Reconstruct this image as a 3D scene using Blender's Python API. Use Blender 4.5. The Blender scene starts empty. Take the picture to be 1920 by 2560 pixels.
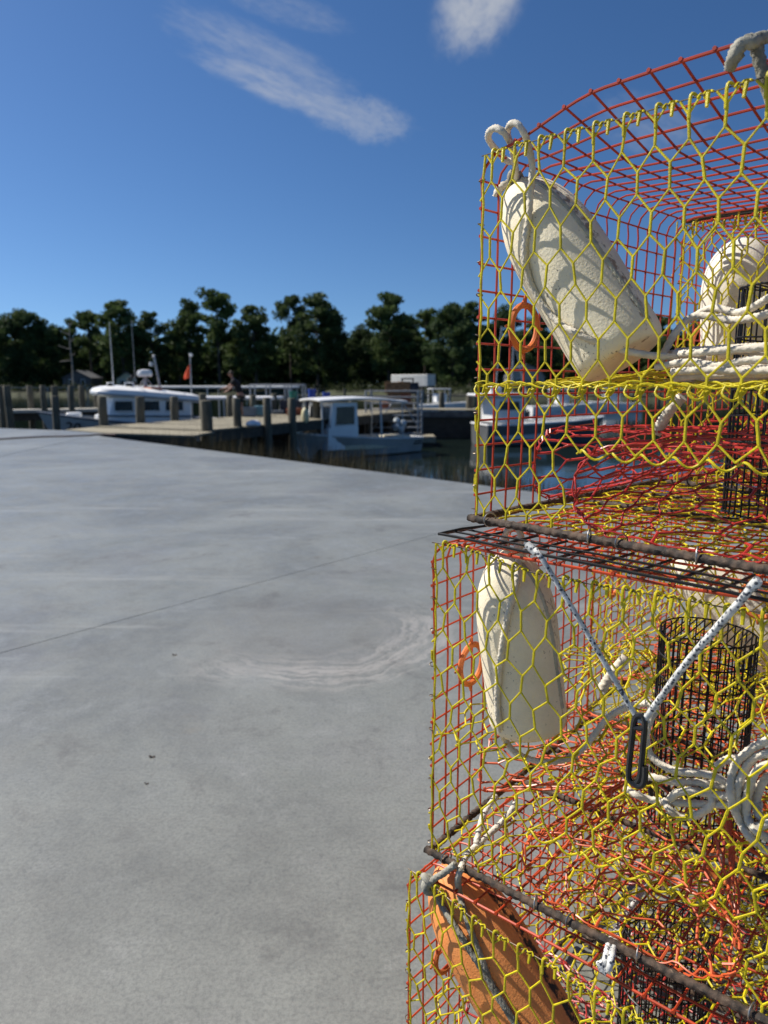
import bpy, math, random
from mathutils import Vector, Matrix, noise
R = math.radians
S = bpy.context.scene
col = S.collection
random.seed(7)

# ------------------------------------------------------------ camera
F_PX, PITCH, CAM_H = 1800.0, R(10.2), 1.36
cam = bpy.data.cameras.new('camera')
cam_ob = bpy.data.objects.new('camera', cam)
col.objects.link(cam_ob)
cam.sensor_fit = 'HORIZONTAL'
cam.sensor_width = 36.0
cam.lens = 36.0 * F_PX / 1920.0
cam.clip_start, cam.clip_end = 0.05, 3000
cam.dof.use_dof = True
cam.dof.focus_distance = 1.08
cam.dof.aperture_fstop = 7.5
cam_ob.location = (0, 0, CAM_H)
cam_ob.rotation_euler = (math.pi / 2 - PITCH, 0, 0)
S.camera = cam_ob

# ------------------------------------------------------------ light
SUN_AZ, SUN_EL = R(-68), R(47)          # azimuth from +Y towards +X
EXPO = 0.35
S.view_settings.view_transform = 'Standard'
S.view_settings.look = 'None'
S.view_settings.exposure = EXPO
S.view_settings.gamma = 1.0
sun = bpy.data.lights.new('sun', 'SUN')
sun.energy, sun.angle, sun.color = 5.0, R(0.53), (1.0, 0.945, 0.85)
sun_ob = bpy.data.objects.new('sun', sun)
col.objects.link(sun_ob)
sdir = Vector((math.sin(SUN_AZ) * math.cos(SUN_EL), math.cos(SUN_AZ) * math.cos(SUN_EL), math.sin(SUN_EL)))
sun_ob.rotation_euler = (-sdir).to_track_quat('-Z', 'Y').to_euler()
sun_ob.location = sdir * 60

# ------------------------------------------------------------ node helper
class NT:
    def __init__(s, tree):
        s.t = tree; s.n = tree.nodes; s.l = tree.links
    def new(s, typ, **kw):
        nd = s.n.new(typ)
        for k, v in kw.items(): setattr(nd, k, v)
        return nd
    def put(s, sock, v):
        if isinstance(v, bpy.types.NodeSocket): s.l.new(v, sock)
        elif isinstance(v, (tuple, list)) and len(v) == 3 and sock.type == 'RGBA': sock.default_value = (*v, 1)
        else: sock.default_value = v
    def m(s, op, a, b=0.0, c=None, clamp=False):
        nd = s.new('ShaderNodeMath', operation=op, use_clamp=clamp)
        s.put(nd.inputs[0], a); s.put(nd.inputs[1], b)
        if c is not None: s.put(nd.inputs[2], c)
        return nd.outputs[0]
    def ramp(s, v, a, b, lo=0.0, hi=1.0, smooth=True):
        nd = s.new('ShaderNodeMapRange', interpolation_type='SMOOTHSTEP' if smooth else 'LINEAR')
        s.put(nd.inputs['Value'], v)
        for k, x in (('From Min', a), ('From Max', b), ('To Min', lo), ('To Max', hi)): s.put(nd.inputs[k], x)
        return nd.outputs[0]
    def mix(s, f, a, b, mode='MIX'):
        nd = s.new('ShaderNodeMix', data_type='RGBA', blend_type=mode)
        s.put(nd.inputs[0], f); s.put(nd.inputs[6], a); s.put(nd.inputs[7], b)
        return nd.outputs[2]
    def noise(s, vec, scale, detail=4.0, rough=0.55, dist=0.0):
        nd = s.new('ShaderNodeTexNoise')
        if vec is not None: s.l.new(vec, nd.inputs['Vector'])
        nd.inputs['Scale'].default_value = scale; nd.inputs['Detail'].default_value = detail
        nd.inputs['Roughness'].default_value = rough; nd.inputs['Distortion'].default_value = dist
        return nd.outputs['Fac']
    def mapping(s, vec, loc=(0,0,0), rot=(0,0,0), sc=(1,1,1)):
        nd = s.new('ShaderNodeMapping')
        s.l.new(vec, nd.inputs['Vector'])
        nd.inputs['Location'].default_value = loc; nd.inputs['Rotation'].default_value = rot; nd.inputs['Scale'].default_value = sc
        return nd.outputs[0]
    def bump(s, h, strength=0.3, dist=0.01):
        nd = s.new('ShaderNodeBump')
        nd.inputs['Strength'].default_value = strength; nd.inputs['Distance'].default_value = dist
        s.l.new(h, nd.inputs['Height'])
        return nd.outputs[0]

# ------------------------------------------------------------ world
W = bpy.data.worlds.new('World')
S.world = W
W.use_nodes = True
nt = NT(W.node_tree)
bg = W.node_tree.nodes['Background']
sky = nt.new('ShaderNodeTexSky', sky_type='NISHITA', sun_disc=False)
sky.sun_elevation, sky.sun_rotation = SUN_EL, SUN_AZ
sky.air_density, sky.dust_density, sky.ozone_density, sky.altitude = 1.0, 0.35, 3.0, 0
hs = nt.new('ShaderNodeHueSaturation')
hs.inputs['Saturation'].default_value = 1.10; hs.inputs['Value'].default_value = 1.0
gm = nt.new('ShaderNodeGamma'); gm.inputs['Gamma'].default_value = 1.28
nt.l.new(sky.outputs[0], gm.inputs[0])
nt.l.new(gm.outputs[0], hs.inputs['Color'])
tc = nt.new('ShaderNodeTexCoord')
sep = nt.new('ShaderNodeSeparateXYZ')
nt.l.new(tc.outputs['Generated'], sep.inputs[0])
# clear dry air: read the sky a little above the true direction so the horizon stays blue
up = nt.new('ShaderNodeCombineXYZ')
nt.put(up.inputs[0], sep.outputs[0]); nt.put(up.inputs[1], sep.outputs[1])
nt.put(up.inputs[2], nt.m('ADD', nt.m('MULTIPLY', nt.m('MAXIMUM', sep.outputs[2], 0.0), 1.15), 0.10))
nrm = nt.new('ShaderNodeVectorMath', operation='NORMALIZE'); nt.l.new(up.outputs[0], nrm.inputs[0])
nt.l.new(nrm.outputs[0], sky.inputs[0])
az = nt.m('ARCTAN2', sep.outputs[0], sep.outputs[1])
el = nt.m('ARCSINE', sep.outputs[2])
def cloud(caz, cel, tilt, la, lb, sc, thr, soft, amp, stretch, seed, warp=0.0):
    """cloud patch in the sky: az/el offset rotated by tilt, ellipse la x lb (radians), broken by noise"""
    dx = nt.m('MULTIPLY', nt.m('SUBTRACT', az, caz), math.cos(cel)); dy = nt.m('SUBTRACT', el, cel)
    c, s_ = math.cos(tilt), math.sin(tilt)
    x = nt.m('ADD', nt.m('MULTIPLY', dx, c), nt.m('MULTIPLY', dy, s_))
    y = nt.m('SUBTRACT', nt.m('MULTIPLY', dy, c), nt.m('MULTIPLY', dx, s_))
    cb = nt.new('ShaderNodeCombineXYZ')
    nt.put(cb.inputs[0], nt.m('MULTIPLY', x, stretch)); nt.put(cb.inputs[1], y); cb.inputs[2].default_value = seed
    big = nt.noise(cb.outputs[0], sc, 9.0, 0.62, warp)
    fine = nt.noise(cb.outputs[0], sc * 5.5, 5.0, 0.6, 0.6)
    r2 = nt.m('ADD', nt.m('POWER', nt.m('DIVIDE', x, la), 2.0), nt.m('POWER', nt.m('DIVIDE', y, lb), 2.0))
    fall = nt.ramp(r2, 0.05, 1.0, 1.0, 0.0)
    v = nt.m('ADD', nt.m('MULTIPLY', big, 0.60), nt.m('MULTIPLY', fine, 0.40))
    v = nt.m('ADD', v, nt.m('MULTIPLY', fall, 0.42))
    return nt.m('MULTIPLY', nt.m('MULTIPLY', nt.ramp(v, thr, thr + soft), fall), amp)
cl = [cloud(-0.110, 0.347, R(-15), 0.185, 0.030, 26, 0.63, 0.52, 0.52, 0.30, 3.1, 1.4),
      cloud(-0.150, 0.378, R(-19), 0.17, 0.042, 34, 0.62, 0.55, 0.34, 0.30, 12.4, 0.9),
      cloud(-0.130, 0.432, R(-13), 0.12, 0.026, 34, 0.64, 0.5, 0.22, 0.4, 8.3, 0.6),
      cloud(-0.030, 0.322, R(-10), 0.095, 0.036, 48, 0.62, 0.45, 0.36, 0.6, 5.7, 0.4),
      cloud(0.122, 0.447, R(62), 0.092, 0.060, 17, 0.50, 0.55, 0.72, 0.9, 1.7, 0.5),
      cloud(0.22, 0.475, R(-10), 0.08, 0.022, 30, 0.7, 0.4, 0.25, 0.5, 9.9, 0.3),
      cloud(0.33, 0.30, R(-15), 0.12, 0.05, 24, 0.7, 0.5, 0.25, 0.5, 2.2, 0.3)]
mask = cl[0]
for c_ in cl[1:]: mask = nt.m('MAXIMUM', mask, c_)
skyc = nt.mix(mask, hs.outputs[0], (8.5, 8.8, 9.2))
nt.l.new(skyc, bg.inputs['Color'])
bg.inputs['Strength'].default_value = 0.051

# ------------------------------------------------------------ materials
def new_mat(name):
    m = bpy.data.materials.new(name); m.use_nodes = True
    t = NT(m.node_tree); b = m.node_tree.nodes['Principled BSDF']
    return m, t, b
def mat(name, base, rough=0.5, metal=0.0, var=0.25, scale=8.0, dark=None, bump=0.0, bscale=None, spec=0.5, dmg=None, coat=0.0):
    """base colour broken by noise towards 'dark'; dmg = (colour, scale, threshold, softness) adds worn patches"""
    m, t, b = new_mat(name)
    tc_ = t.new('ShaderNodeTexCoord').outputs['Object']
    dk = dark or tuple(c * (1 - var * 1.6) for c in base)
    n1 = t.noise(tc_, scale, 6.0, 0.6)
    c = t.mix(t.ramp(n1, 0.3, 0.7), dk, base)
    if dmg:
        n2 = t.noise(t.mapping(tc_, (3.3, 1.7, 0.4)), dmg[1], 7.0, 0.65, 0.4)
        c = t.mix(t.ramp(n2, dmg[2], dmg[2] + dmg[3]), c, dmg[0])
    t.put(b.inputs['Base Color'], c)
    t.put(b.inputs['Roughness'], t.ramp(n1, 0.2, 0.8, min(1, rough + 0.1), max(0.02, rough - 0.08)))
    b.inputs['Metallic'].default_value = metal
    b.inputs['Specular IOR Level'].default_value = spec
    b.inputs['Coat Weight'].default_value = coat
    if bump:
        t.l.new(t.bump(t.noise(tc_, bscale or scale * 6, 5.0, 0.65), bump, 0.005), b.inputs['Normal'])
    return m
M = {}
M['yellow_wire'] = mat('yellow_vinyl_wire', (0.75, 0.62, 0.012), 0.40, var=0.22, scale=26, dmg=((0.22, 0.17, 0.035), 46, 0.60, 0.14), spec=0.4, bump=0.25, bscale=380)
M['red_wire'] = mat('red_vinyl_wire', (0.53, 0.055, 0.020), 0.40, var=0.25, scale=20, dmg=((0.22, 0.09, 0.06), 55, 0.62, 0.1), spec=0.4)
M['orange_red_wire'] = mat('orange_red_vinyl_wire', (0.60, 0.068, 0.018), 0.40, var=0.22, scale=20, dmg=((0.30, 0.12, 0.07), 55, 0.62, 0.1), spec=0.4)
M['funnel_red'] = mat('funnel_red_wire', (0.50, 0.035, 0.025), 0.35, var=0.15, scale=20)
M['funnel_orange'] = mat('funnel_orange_wire', (0.70, 0.115, 0.03), 0.38, var=0.15, scale=20)
M['black_wire'] = mat('black_vinyl_wire', (0.008, 0.008, 0.009), 0.4, var=0.3, scale=30, spec=0.35)
M['steel'] = mat('bare_steel', (0.42, 0.41, 0.39), 0.38, 0.9, 0.3, 60)
M['rust_ring'] = mat('tarnished_ring_steel', (0.20, 0.16, 0.12), 0.5, 0.7, 0.35, 90)
M['orange_ring'] = mat('orange_cull_ring_plastic', (0.75, 0.20, 0.045), 0.5, var=0.22, scale=40, dmg=((0.30, 0.10, 0.05), 60, 0.6, 0.14))
M['hook'] = mat('black_hook_plastic', (0.014, 0.014, 0.015), 0.4, var=0.3, scale=50, bump=0.15)

def rebar_mat():
    m, t, b = new_mat('rusty_rebar')
    tc_ = t.new('ShaderNodeTexCoord').outputs['Object']
    n = t.noise(tc_, 45, 8, 0.68); n2 = t.noise(t.mapping(tc_, (5, 2, 1)), 120, 4, 0.6)
    c = t.mix(t.ramp(n, 0.35, 0.68), (0.020, 0.016, 0.013), (0.115, 0.072, 0.046))
    c = t.mix(t.ramp(n2, 0.58, 0.75), c, (0.21, 0.15, 0.10))
    t.put(b.inputs['Base Color'], c); b.inputs['Roughness'].default_value = 0.8
    t.l.new(t.bump(n2, 0.6, 0.002), b.inputs['Normal'])
    return m
M['rebar'] = rebar_mat()

def buoy_mat(name, base, stain, streak, th=0.56):
    m, t, b = new_mat(name)
    tc_ = t.new('ShaderNodeTexCoord').outputs['Object']
    n = t.noise(tc_, 14, 6, 0.6)
    c = t.mix(t.ramp(n, 0.25, 0.75), tuple(x * 0.80 for x in base), base)
    big = t.noise(t.mapping(tc_, (1.3, 4.1, 0.2), sc=(1, 1, 0.6)), 13, 7, 0.72, 0.5)
    c = t.mix(t.m('MULTIPLY', t.ramp(big, th, th + 0.16), 0.75), c, stain)
    spk = t.noise(t.mapping(tc_, (7.1, 0.1, 2.2)), 210, 3, 0.6)
    gate = t.ramp(t.noise(t.mapping(tc_, (2.1, 8.1, 1.2)), 16, 3, 0.6), 0.46, 0.62)
    c = t.mix(t.m('MULTIPLY', t.m('MULTIPLY', t.ramp(spk, 0.60, 0.68), gate), 0.85), c, streak)
    t.put(b.inputs['Base Color'], c)
    b.inputs['Roughness'].default_value = 0.62
    b.inputs['Specular IOR Level'].default_value = 0.35
    h = t.m('ADD', t.noise(tc_, 260, 3, 0.6), t.m('MULTIPLY', n, 1.5))
    t.l.new(t.bump(h, 0.28, 0.003), b.inputs['Normal'])
    return m
M['buoy_white'] = buoy_mat('chalky_white_foam', (0.92, 0.83, 0.62), (0.33, 0.27, 0.20), (0.10, 0.085, 0.07), 0.60)
M['buoy_white_clean'] = buoy_mat('clean_white_foam', (0.90, 0.84, 0.70), (0.55, 0.48, 0.38), (0.3, 0.27, 0.22), 0.64)
M['buoy_smudged'] = buoy_mat('smudged_white_foam', (0.92, 0.82, 0.61), (0.30, 0.275, 0.24), (0.10, 0.085, 0.07), 0.585)
M['buoy_orange'] = buoy_mat('faded_orange_foam', (0.92, 0.34, 0.10), (0.60, 0.23, 0.10), (0.05, 0.03, 0.02), 0.50)
M['stain_black'] = mat('black_weathered_foam', (0.045, 0.032, 0.024), 0.85, var=0.4, scale=60, dmg=((0.42, 0.15, 0.06), 90, 0.55, 0.05))
M['stain_brown'] = mat('brown_weathered_foam', (0.30, 0.225, 0.15), 0.8, var=0.4, scale=50, dmg=((0.62, 0.54, 0.42), 80, 0.52, 0.12))
M['rope_white'] = mat('white_nylon_rope', (0.80, 0.73, 0.60), 0.75, var=0.16, scale=35, dmg=((0.42, 0.36, 0.28), 30, 0.60, 0.2), bump=0.3, bscale=700, spec=0.2)
M['rope_grey'] = mat('grey_weathered_rope', (0.42, 0.40, 0.33), 0.85, var=0.3, scale=40, dmg=((0.14, 0.14, 0.12), 25, 0.52, 0.2), bump=0.4, bscale=600, spec=0.2)
M['rope_pale'] = mat('pale_grey_green_rope', (0.56, 0.54, 0.44), 0.85, var=0.2, scale=40, dmg=((0.32, 0.31, 0.25), 40, 0.55, 0.2), bump=0.4, bscale=600, spec=0.2)
M['rope_dark'] = mat('dark_dirty_rope', (0.15, 0.145, 0.12), 0.9, var=0.3, scale=40, dmg=((0.45, 0.42, 0.36), 40, 0.58, 0.1), bump=0.4, bscale=600, spec=0.15)
def bungee_mat():
    m, t, b = new_mat('flecked_bungee')
    tc_ = t.new('ShaderNodeTexCoord').outputs['Object']
    v = t.new('ShaderNodeTexVoronoi'); t.l.new(tc_, v.inputs['Vector']); v.inputs['Scale'].default_value = 190
    c = t.mix(t.ramp(v.outputs['Distance'], 0.30, 0.42), (0.06, 0.07, 0.09), t.mix(t.ramp(t.noise(tc_, 90, 4), 0.4, 0.65), (0.50, 0.50, 0.48), (0.82, 0.81, 0.76)))
    t.put(b.inputs['Base Color'], c); b.inputs['Roughness'].default_value = 0.7
    t.l.new(t.bump(t.noise(tc_, 500, 3), 0.4, 0.002), b.inputs['Normal'])
    return m
M['bungee'] = bungee_mat()

def concrete_mat():
    m, t, b = new_mat('troweled_concrete')
    pos = t.new('ShaderNodeNewGeometry').outputs['Position']
    big = t.noise(pos, 0.55, 12, 0.70, 0.5)
    mid = t.noise(t.mapping(pos, (4, 2, 0)), 2.6, 12, 0.76, 0.35)
    med = t.noise(t.mapping(pos, (1, 9, 0)), 9.5, 9, 0.8)
    fine = t.noise(pos, 90, 6, 0.78); grit = t.noise(t.mapping(pos, (6, 1, 0)), 26, 8, 0.8)
    c = t.mix(t.ramp(big, 0.32, 0.68), (0.146, 0.148, 0.132), (0.268, 0.274, 0.246))
    c = t.mix(t.m('MULTIPLY', t.ramp(t.noise(t.mapping(pos, (9, 3, 0)), 0.8, 5, 0.6), 0.5, 0.72), 0.30), c, (0.175, 0.165, 0.172))
    c = t.mix(t.m('MULTIPLY', t.ramp(t.noise(t.mapping(pos, (2, 7, 0)), 1.2, 5, 0.6), 0.56, 0.74), 0.4), c, (0.14, 0.155, 0.128))
    c = t.mix(t.m('MULTIPLY', t.ramp(mid, 0.52, 0.72), 0.9), c, (0.30, 0.30, 0.275))
    c = t.mix(t.m('MULTIPLY', t.ramp(mid, 0.28, 0.48, 1.0, 0.0), 0.85), c, (0.088, 0.086, 0.080))
    c = t.mix(t.m('MULTIPLY', t.ramp(med, 0.42, 0.7), 0.5), c, (0.245, 0.25, 0.22))
    c = t.mix(t.m('MULTIPLY', t.ramp(grit, 0.52, 0.66), 0.42), c, (0.10, 0.10, 0.094))
    c = t.mix(t.m('MULTIPLY', t.ramp(grit, 0.30, 0.44, 1.0, 0.0), 0.45), c, (0.25, 0.254, 0.24))
    c = t.mix(t.m('MULTIPLY', t.ramp(fine, 0.4, 0.65), 0.42), c, (0.07, 0.07, 0.067))
    # rusty / tan faint spots
    tan = t.noise(t.mapping(pos, (11, 5, 0)), 2.4, 4, 0.6)
    c = t.mix(t.m('MULTIPLY', t.ramp(tan, 0.66, 0.8), 0.35), c, (0.20, 0.16, 0.105))
    # swirl left by the power trowel: arcs around a centre
    sp = t.new('ShaderNodeSeparateXYZ'); t.l.new(pos, sp.inputs[0])
    dx = t.m('SUBTRACT', sp.outputs[0], -0.40); dy = t.m('SUBTRACT', sp.outputs[1], 3.86)
    wob = t.noise(pos, 2.6, 4, 0.6)
    rad = t.m('ADD', t.m('SQRT', t.m('ADD', t.m('MULTIPLY', dx, dx), t.m('MULTIPLY', dy, dy))), t.m('MULTIPLY', t.m('SUBTRACT', wob, 0.5), 0.26))
    ang = t.m('ARCTAN2', dy, dx)
    cb = t.new('ShaderNodeCombineXYZ'); t.put(cb.inputs[0], t.m('MULTIPLY', rad, 21.0)); t.put(cb.inputs[1], t.m('MULTIPLY', ang, 0.9))
    arcs = t.m('MULTIPLY', t.noise(cb.outputs[0], 1.0, 9, 0.72, 0.5), t.ramp(med, 0.25, 0.6, 0.82, 1.10))
    band = t.m('MULTIPLY', t.ramp(rad, 0.32, 0.58), t.ramp(rad, 0.68, 0.90, 1.0, 0.0))
    # strongest to the near and right side
    sect = t.ramp(t.m('COSINE', t.m('SUBTRACT', ang, R(-48))), -0.45, 0.75)
    c = t.mix(t.m('MULTIPLY', t.m('MULTIPLY', t.m('MULTIPLY', t.ramp(arcs, 0.42, 0.66), band), sect), 0.92), c, (0.36, 0.34, 0.31))
    inner = t.m('MULTIPLY', t.ramp(rad, 0.4, 0.85, 1.0, 0.0), 0.30)
    c = t.mix(inner, c, (0.145, 0.135, 0.12))
    # pale streaks far out
    st = t.noise(t.mapping(pos, (0, 0, 0), (0, 0, R(35)), (0.25, 2.4, 1)), 1.1, 6, 0.65)
    c = t.mix(t.m('MULTIPLY', t.ramp(st, 0.54, 0.74), 0.7), c, (0.35, 0.35, 0.325))
    t.put(b.inputs['Base Color'], c)
    t.put(b.inputs['Roughness'], t.ramp(mid, 0.3, 0.7, 0.47, 0.32))
    b.inputs['Specular IOR Level'].default_value = 0.7
    t.l.new(t.bump(t.m('ADD', fine, t.m('MULTIPLY', med, 1.2)), 0.22, 0.004), b.inputs['Normal'])
    return m
M['concrete'] = concrete_mat()
M['joint'] = mat('joint_filler', (0.075, 0.075, 0.072), 0.9, var=0.3, scale=20)
M['hose'] = mat('dark_red_hose', (0.09, 0.045, 0.04), 0.5, var=0.3, scale=5)
M['bulkhead'] = mat('dark_bulkhead_timber', (0.06, 0.05, 0.038), 0.85, var=0.4, scale=3, bump=0.3)

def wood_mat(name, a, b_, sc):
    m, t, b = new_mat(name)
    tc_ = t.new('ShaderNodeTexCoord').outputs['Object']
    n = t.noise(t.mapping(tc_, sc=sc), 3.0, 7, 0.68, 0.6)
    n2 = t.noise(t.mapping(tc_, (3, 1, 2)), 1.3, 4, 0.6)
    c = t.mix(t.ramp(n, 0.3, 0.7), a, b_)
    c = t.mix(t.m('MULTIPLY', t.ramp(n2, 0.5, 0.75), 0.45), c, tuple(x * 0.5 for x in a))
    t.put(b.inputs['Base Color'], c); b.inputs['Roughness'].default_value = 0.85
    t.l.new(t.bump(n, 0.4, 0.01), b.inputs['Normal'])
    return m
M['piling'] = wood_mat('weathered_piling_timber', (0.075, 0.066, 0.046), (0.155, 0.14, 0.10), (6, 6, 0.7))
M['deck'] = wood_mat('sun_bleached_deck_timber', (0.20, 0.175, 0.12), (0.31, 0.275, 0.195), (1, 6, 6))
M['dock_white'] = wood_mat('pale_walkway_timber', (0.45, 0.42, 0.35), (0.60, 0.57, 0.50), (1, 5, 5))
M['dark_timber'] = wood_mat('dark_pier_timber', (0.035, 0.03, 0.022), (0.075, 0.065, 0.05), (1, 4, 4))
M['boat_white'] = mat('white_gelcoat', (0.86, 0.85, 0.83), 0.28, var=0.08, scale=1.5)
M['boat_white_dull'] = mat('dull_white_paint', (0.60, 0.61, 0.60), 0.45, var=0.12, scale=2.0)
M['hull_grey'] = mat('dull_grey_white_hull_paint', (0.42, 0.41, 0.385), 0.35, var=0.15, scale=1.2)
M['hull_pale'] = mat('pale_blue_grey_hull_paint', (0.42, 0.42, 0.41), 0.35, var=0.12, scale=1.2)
M['navy'] = mat('slate_blue_paint', (0.055, 0.085, 0.13), 0.4, var=0.2, scale=2)
M['rubber'] = mat('black_rubber', (0.014, 0.014, 0.014), 0.6, var=0.3, scale=10)
M['glass_dark'] = mat('dark_window_glass', (0.008, 0.010, 0.010), 0.12, var=0.2, scale=3, spec=0.3)
M['galv'] = mat('galvanised_pipe', (0.36, 0.37, 0.38), 0.45, 0.35, 0.2, 4)
M['cream'] = mat('cream_paint', (0.62, 0.56, 0.40), 0.55, var=0.12, scale=4)
M['orange_raft'] = mat('orange_life_ring', (0.72, 0.20, 0.05), 0.55, var=0.15, scale=6)
M['flag_red'] = mat('orange_red_flag_cloth', (0.85, 0.10, 0.03), 0.7, var=0.12, scale=6)
M['blue_plastic'] = mat('blue_plastic', (0.02, 0.07, 0.42), 0.4, var=0.15, scale=6)
M['green_plastic'] = mat('green_plastic', (0.015, 0.17, 0.12), 0.42, var=0.15, scale=6)
M['teal'] = mat('pale_teal_plastic', (0.18, 0.36, 0.42), 0.45, var=0.15, scale=6)
M['grey_plastic'] = mat('grey_plastic', (0.22, 0.25, 0.28), 0.5, var=0.2, scale=6)
M['dark_plastic'] = mat('dark_navy_plastic', (0.02, 0.025, 0.045), 0.5, var=0.3, scale=6)
M['bag'] = mat('white_bag_plastic', (0.80, 0.80, 0.82), 0.5, var=0.08, scale=8)
M['crate_brown'] = mat('brown_basket', (0.33, 0.17, 0.075), 0.75, var=0.35, scale=7, dmg=((0.55, 0.42, 0.28), 9, 0.6, 0.1))
M['crate_red'] = mat('faded_red_basket', (0.42, 0.13, 0.06), 0.7, var=0.3, scale=7)
M['crate_cream'] = mat('cream_basket', (0.42, 0.34, 0.20), 0.7, var=0.25, scale=7)
M['truck_white'] = mat('white_truck_panel', (0.70, 0.68, 0.62), 0.45, var=0.08, scale=1)
M['roof_grey'] = mat('grey_roof_shingle', (0.12, 0.12, 0.125), 0.85, var=0.25, scale=2)
M['siding'] = mat('taupe_siding', (0.36, 0.33, 0.30), 0.7, var=0.08, scale=1)
M['siding_cream'] = mat('cream_siding', (0.55, 0.49, 0.33), 0.7, var=0.08, scale=1)
M['trim'] = mat('white_trim', (0.68, 0.68, 0.66), 0.5, var=0.05, scale=2)
M['skin'] = mat('sunburnt_skin', (0.42, 0.20, 0.13), 0.55, var=0.12, scale=9)
M['black_cloth'] = mat('black_cloth', (0.010, 0.010, 0.013), 0.85, var=0.3, scale=12)
M['hair'] = mat('brown_hair', (0.05, 0.028, 0.018), 0.7, var=0.3, scale=40)
M['leaf_litter'] = mat('dry_leaf', (0.05, 0.035, 0.025), 0.8, var=0.3, scale=60)
M['sand'] = mat('sandy_shore', (0.30, 0.24, 0.17), 0.9, var=0.25, scale=0.4)
M['bark'] = mat('pine_bark', (0.11, 0.085, 0.065), 0.9, var=0.35, scale=1.2)
M['deadwood'] = mat('bleached_deadwood', (0.34, 0.31, 0.27), 0.85, var=0.25, scale=1.5)

def water_mat():
    m, t, b = new_mat('creek_water')
    pos = t.new('ShaderNodeNewGeometry').outputs['Position']
    b.inputs['Base Color'].default_value = (0.010, 0.017, 0.014, 1)
    b.inputs['Roughness'].default_value = 0.045
    b.inputs['IOR'].default_value = 1.33
    h = t.m('ADD', t.noise(t.mapping(pos, sc=(1, 1.9, 1)), 1.5, 4, 0.5, 0.6), t.m('MULTIPLY', t.noise(pos, 0.35, 2, 0.5), 1.2))
    t.l.new(t.bump(h, 0.045, 0.08), b.inputs['Normal'])
    return m
M['water'] = water_mat()

def leaf_mat(name, lighter, dk, trans=0.30):
    m, t, b = new_mat(name)
    pos = t.new('ShaderNodeNewGeometry').outputs['Position']
    oi = t.new('ShaderNodeObjectInfo')
    n = t.noise(pos, 0.5, 4, 0.6)
    c = t.mix(t.ramp(n, 0.3, 0.7), dk, lighter)  # random noise mixes a paler and a darker foliage colour
    c = t.mix(t.m('MULTIPLY', oi.outputs['Random'], 0.45), c, tuple(x * 0.6 for x in dk))
    t.put(b.inputs['Base Color'], c)
    b.inputs['Roughness'].default_value = 0.7; b.inputs['Specular IOR Level'].default_value = 0.2
    tr = t.new('ShaderNodeBsdfTranslucent'); t.put(tr.inputs[0], c)
    mx = t.new('ShaderNodeMixShader'); mx.inputs[0].default_value = trans
    t.l.new(b.outputs[0], mx.inputs[1]); t.l.new(tr.outputs[0], mx.inputs[2])
    out = [n_ for n_ in t.n if n_.type == 'OUTPUT_MATERIAL'][0]
    t.l.new(mx.outputs[0], out.inputs[0])
    return m
M['leaf'] = leaf_mat('pine_foliage', (0.120, 0.165, 0.048), (0.055, 0.088, 0.030))
M['leaf_dark'] = leaf_mat('hardwood_foliage', (0.092, 0.140, 0.044), (0.040, 0.068, 0.025))
M['shrub'] = leaf_mat('shore_shrub_foliage', (0.085, 0.105, 0.035), (0.04, 0.055, 0.02))
M['marsh'] = leaf_mat('dry_marsh_grass', (0.10, 0.080, 0.040), (0.045, 0.042, 0.022), 0.1)
M['lawn'] = mat('lawn', (0.055, 0.065, 0.022), 0.9, var=0.5, scale=0.12)
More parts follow.
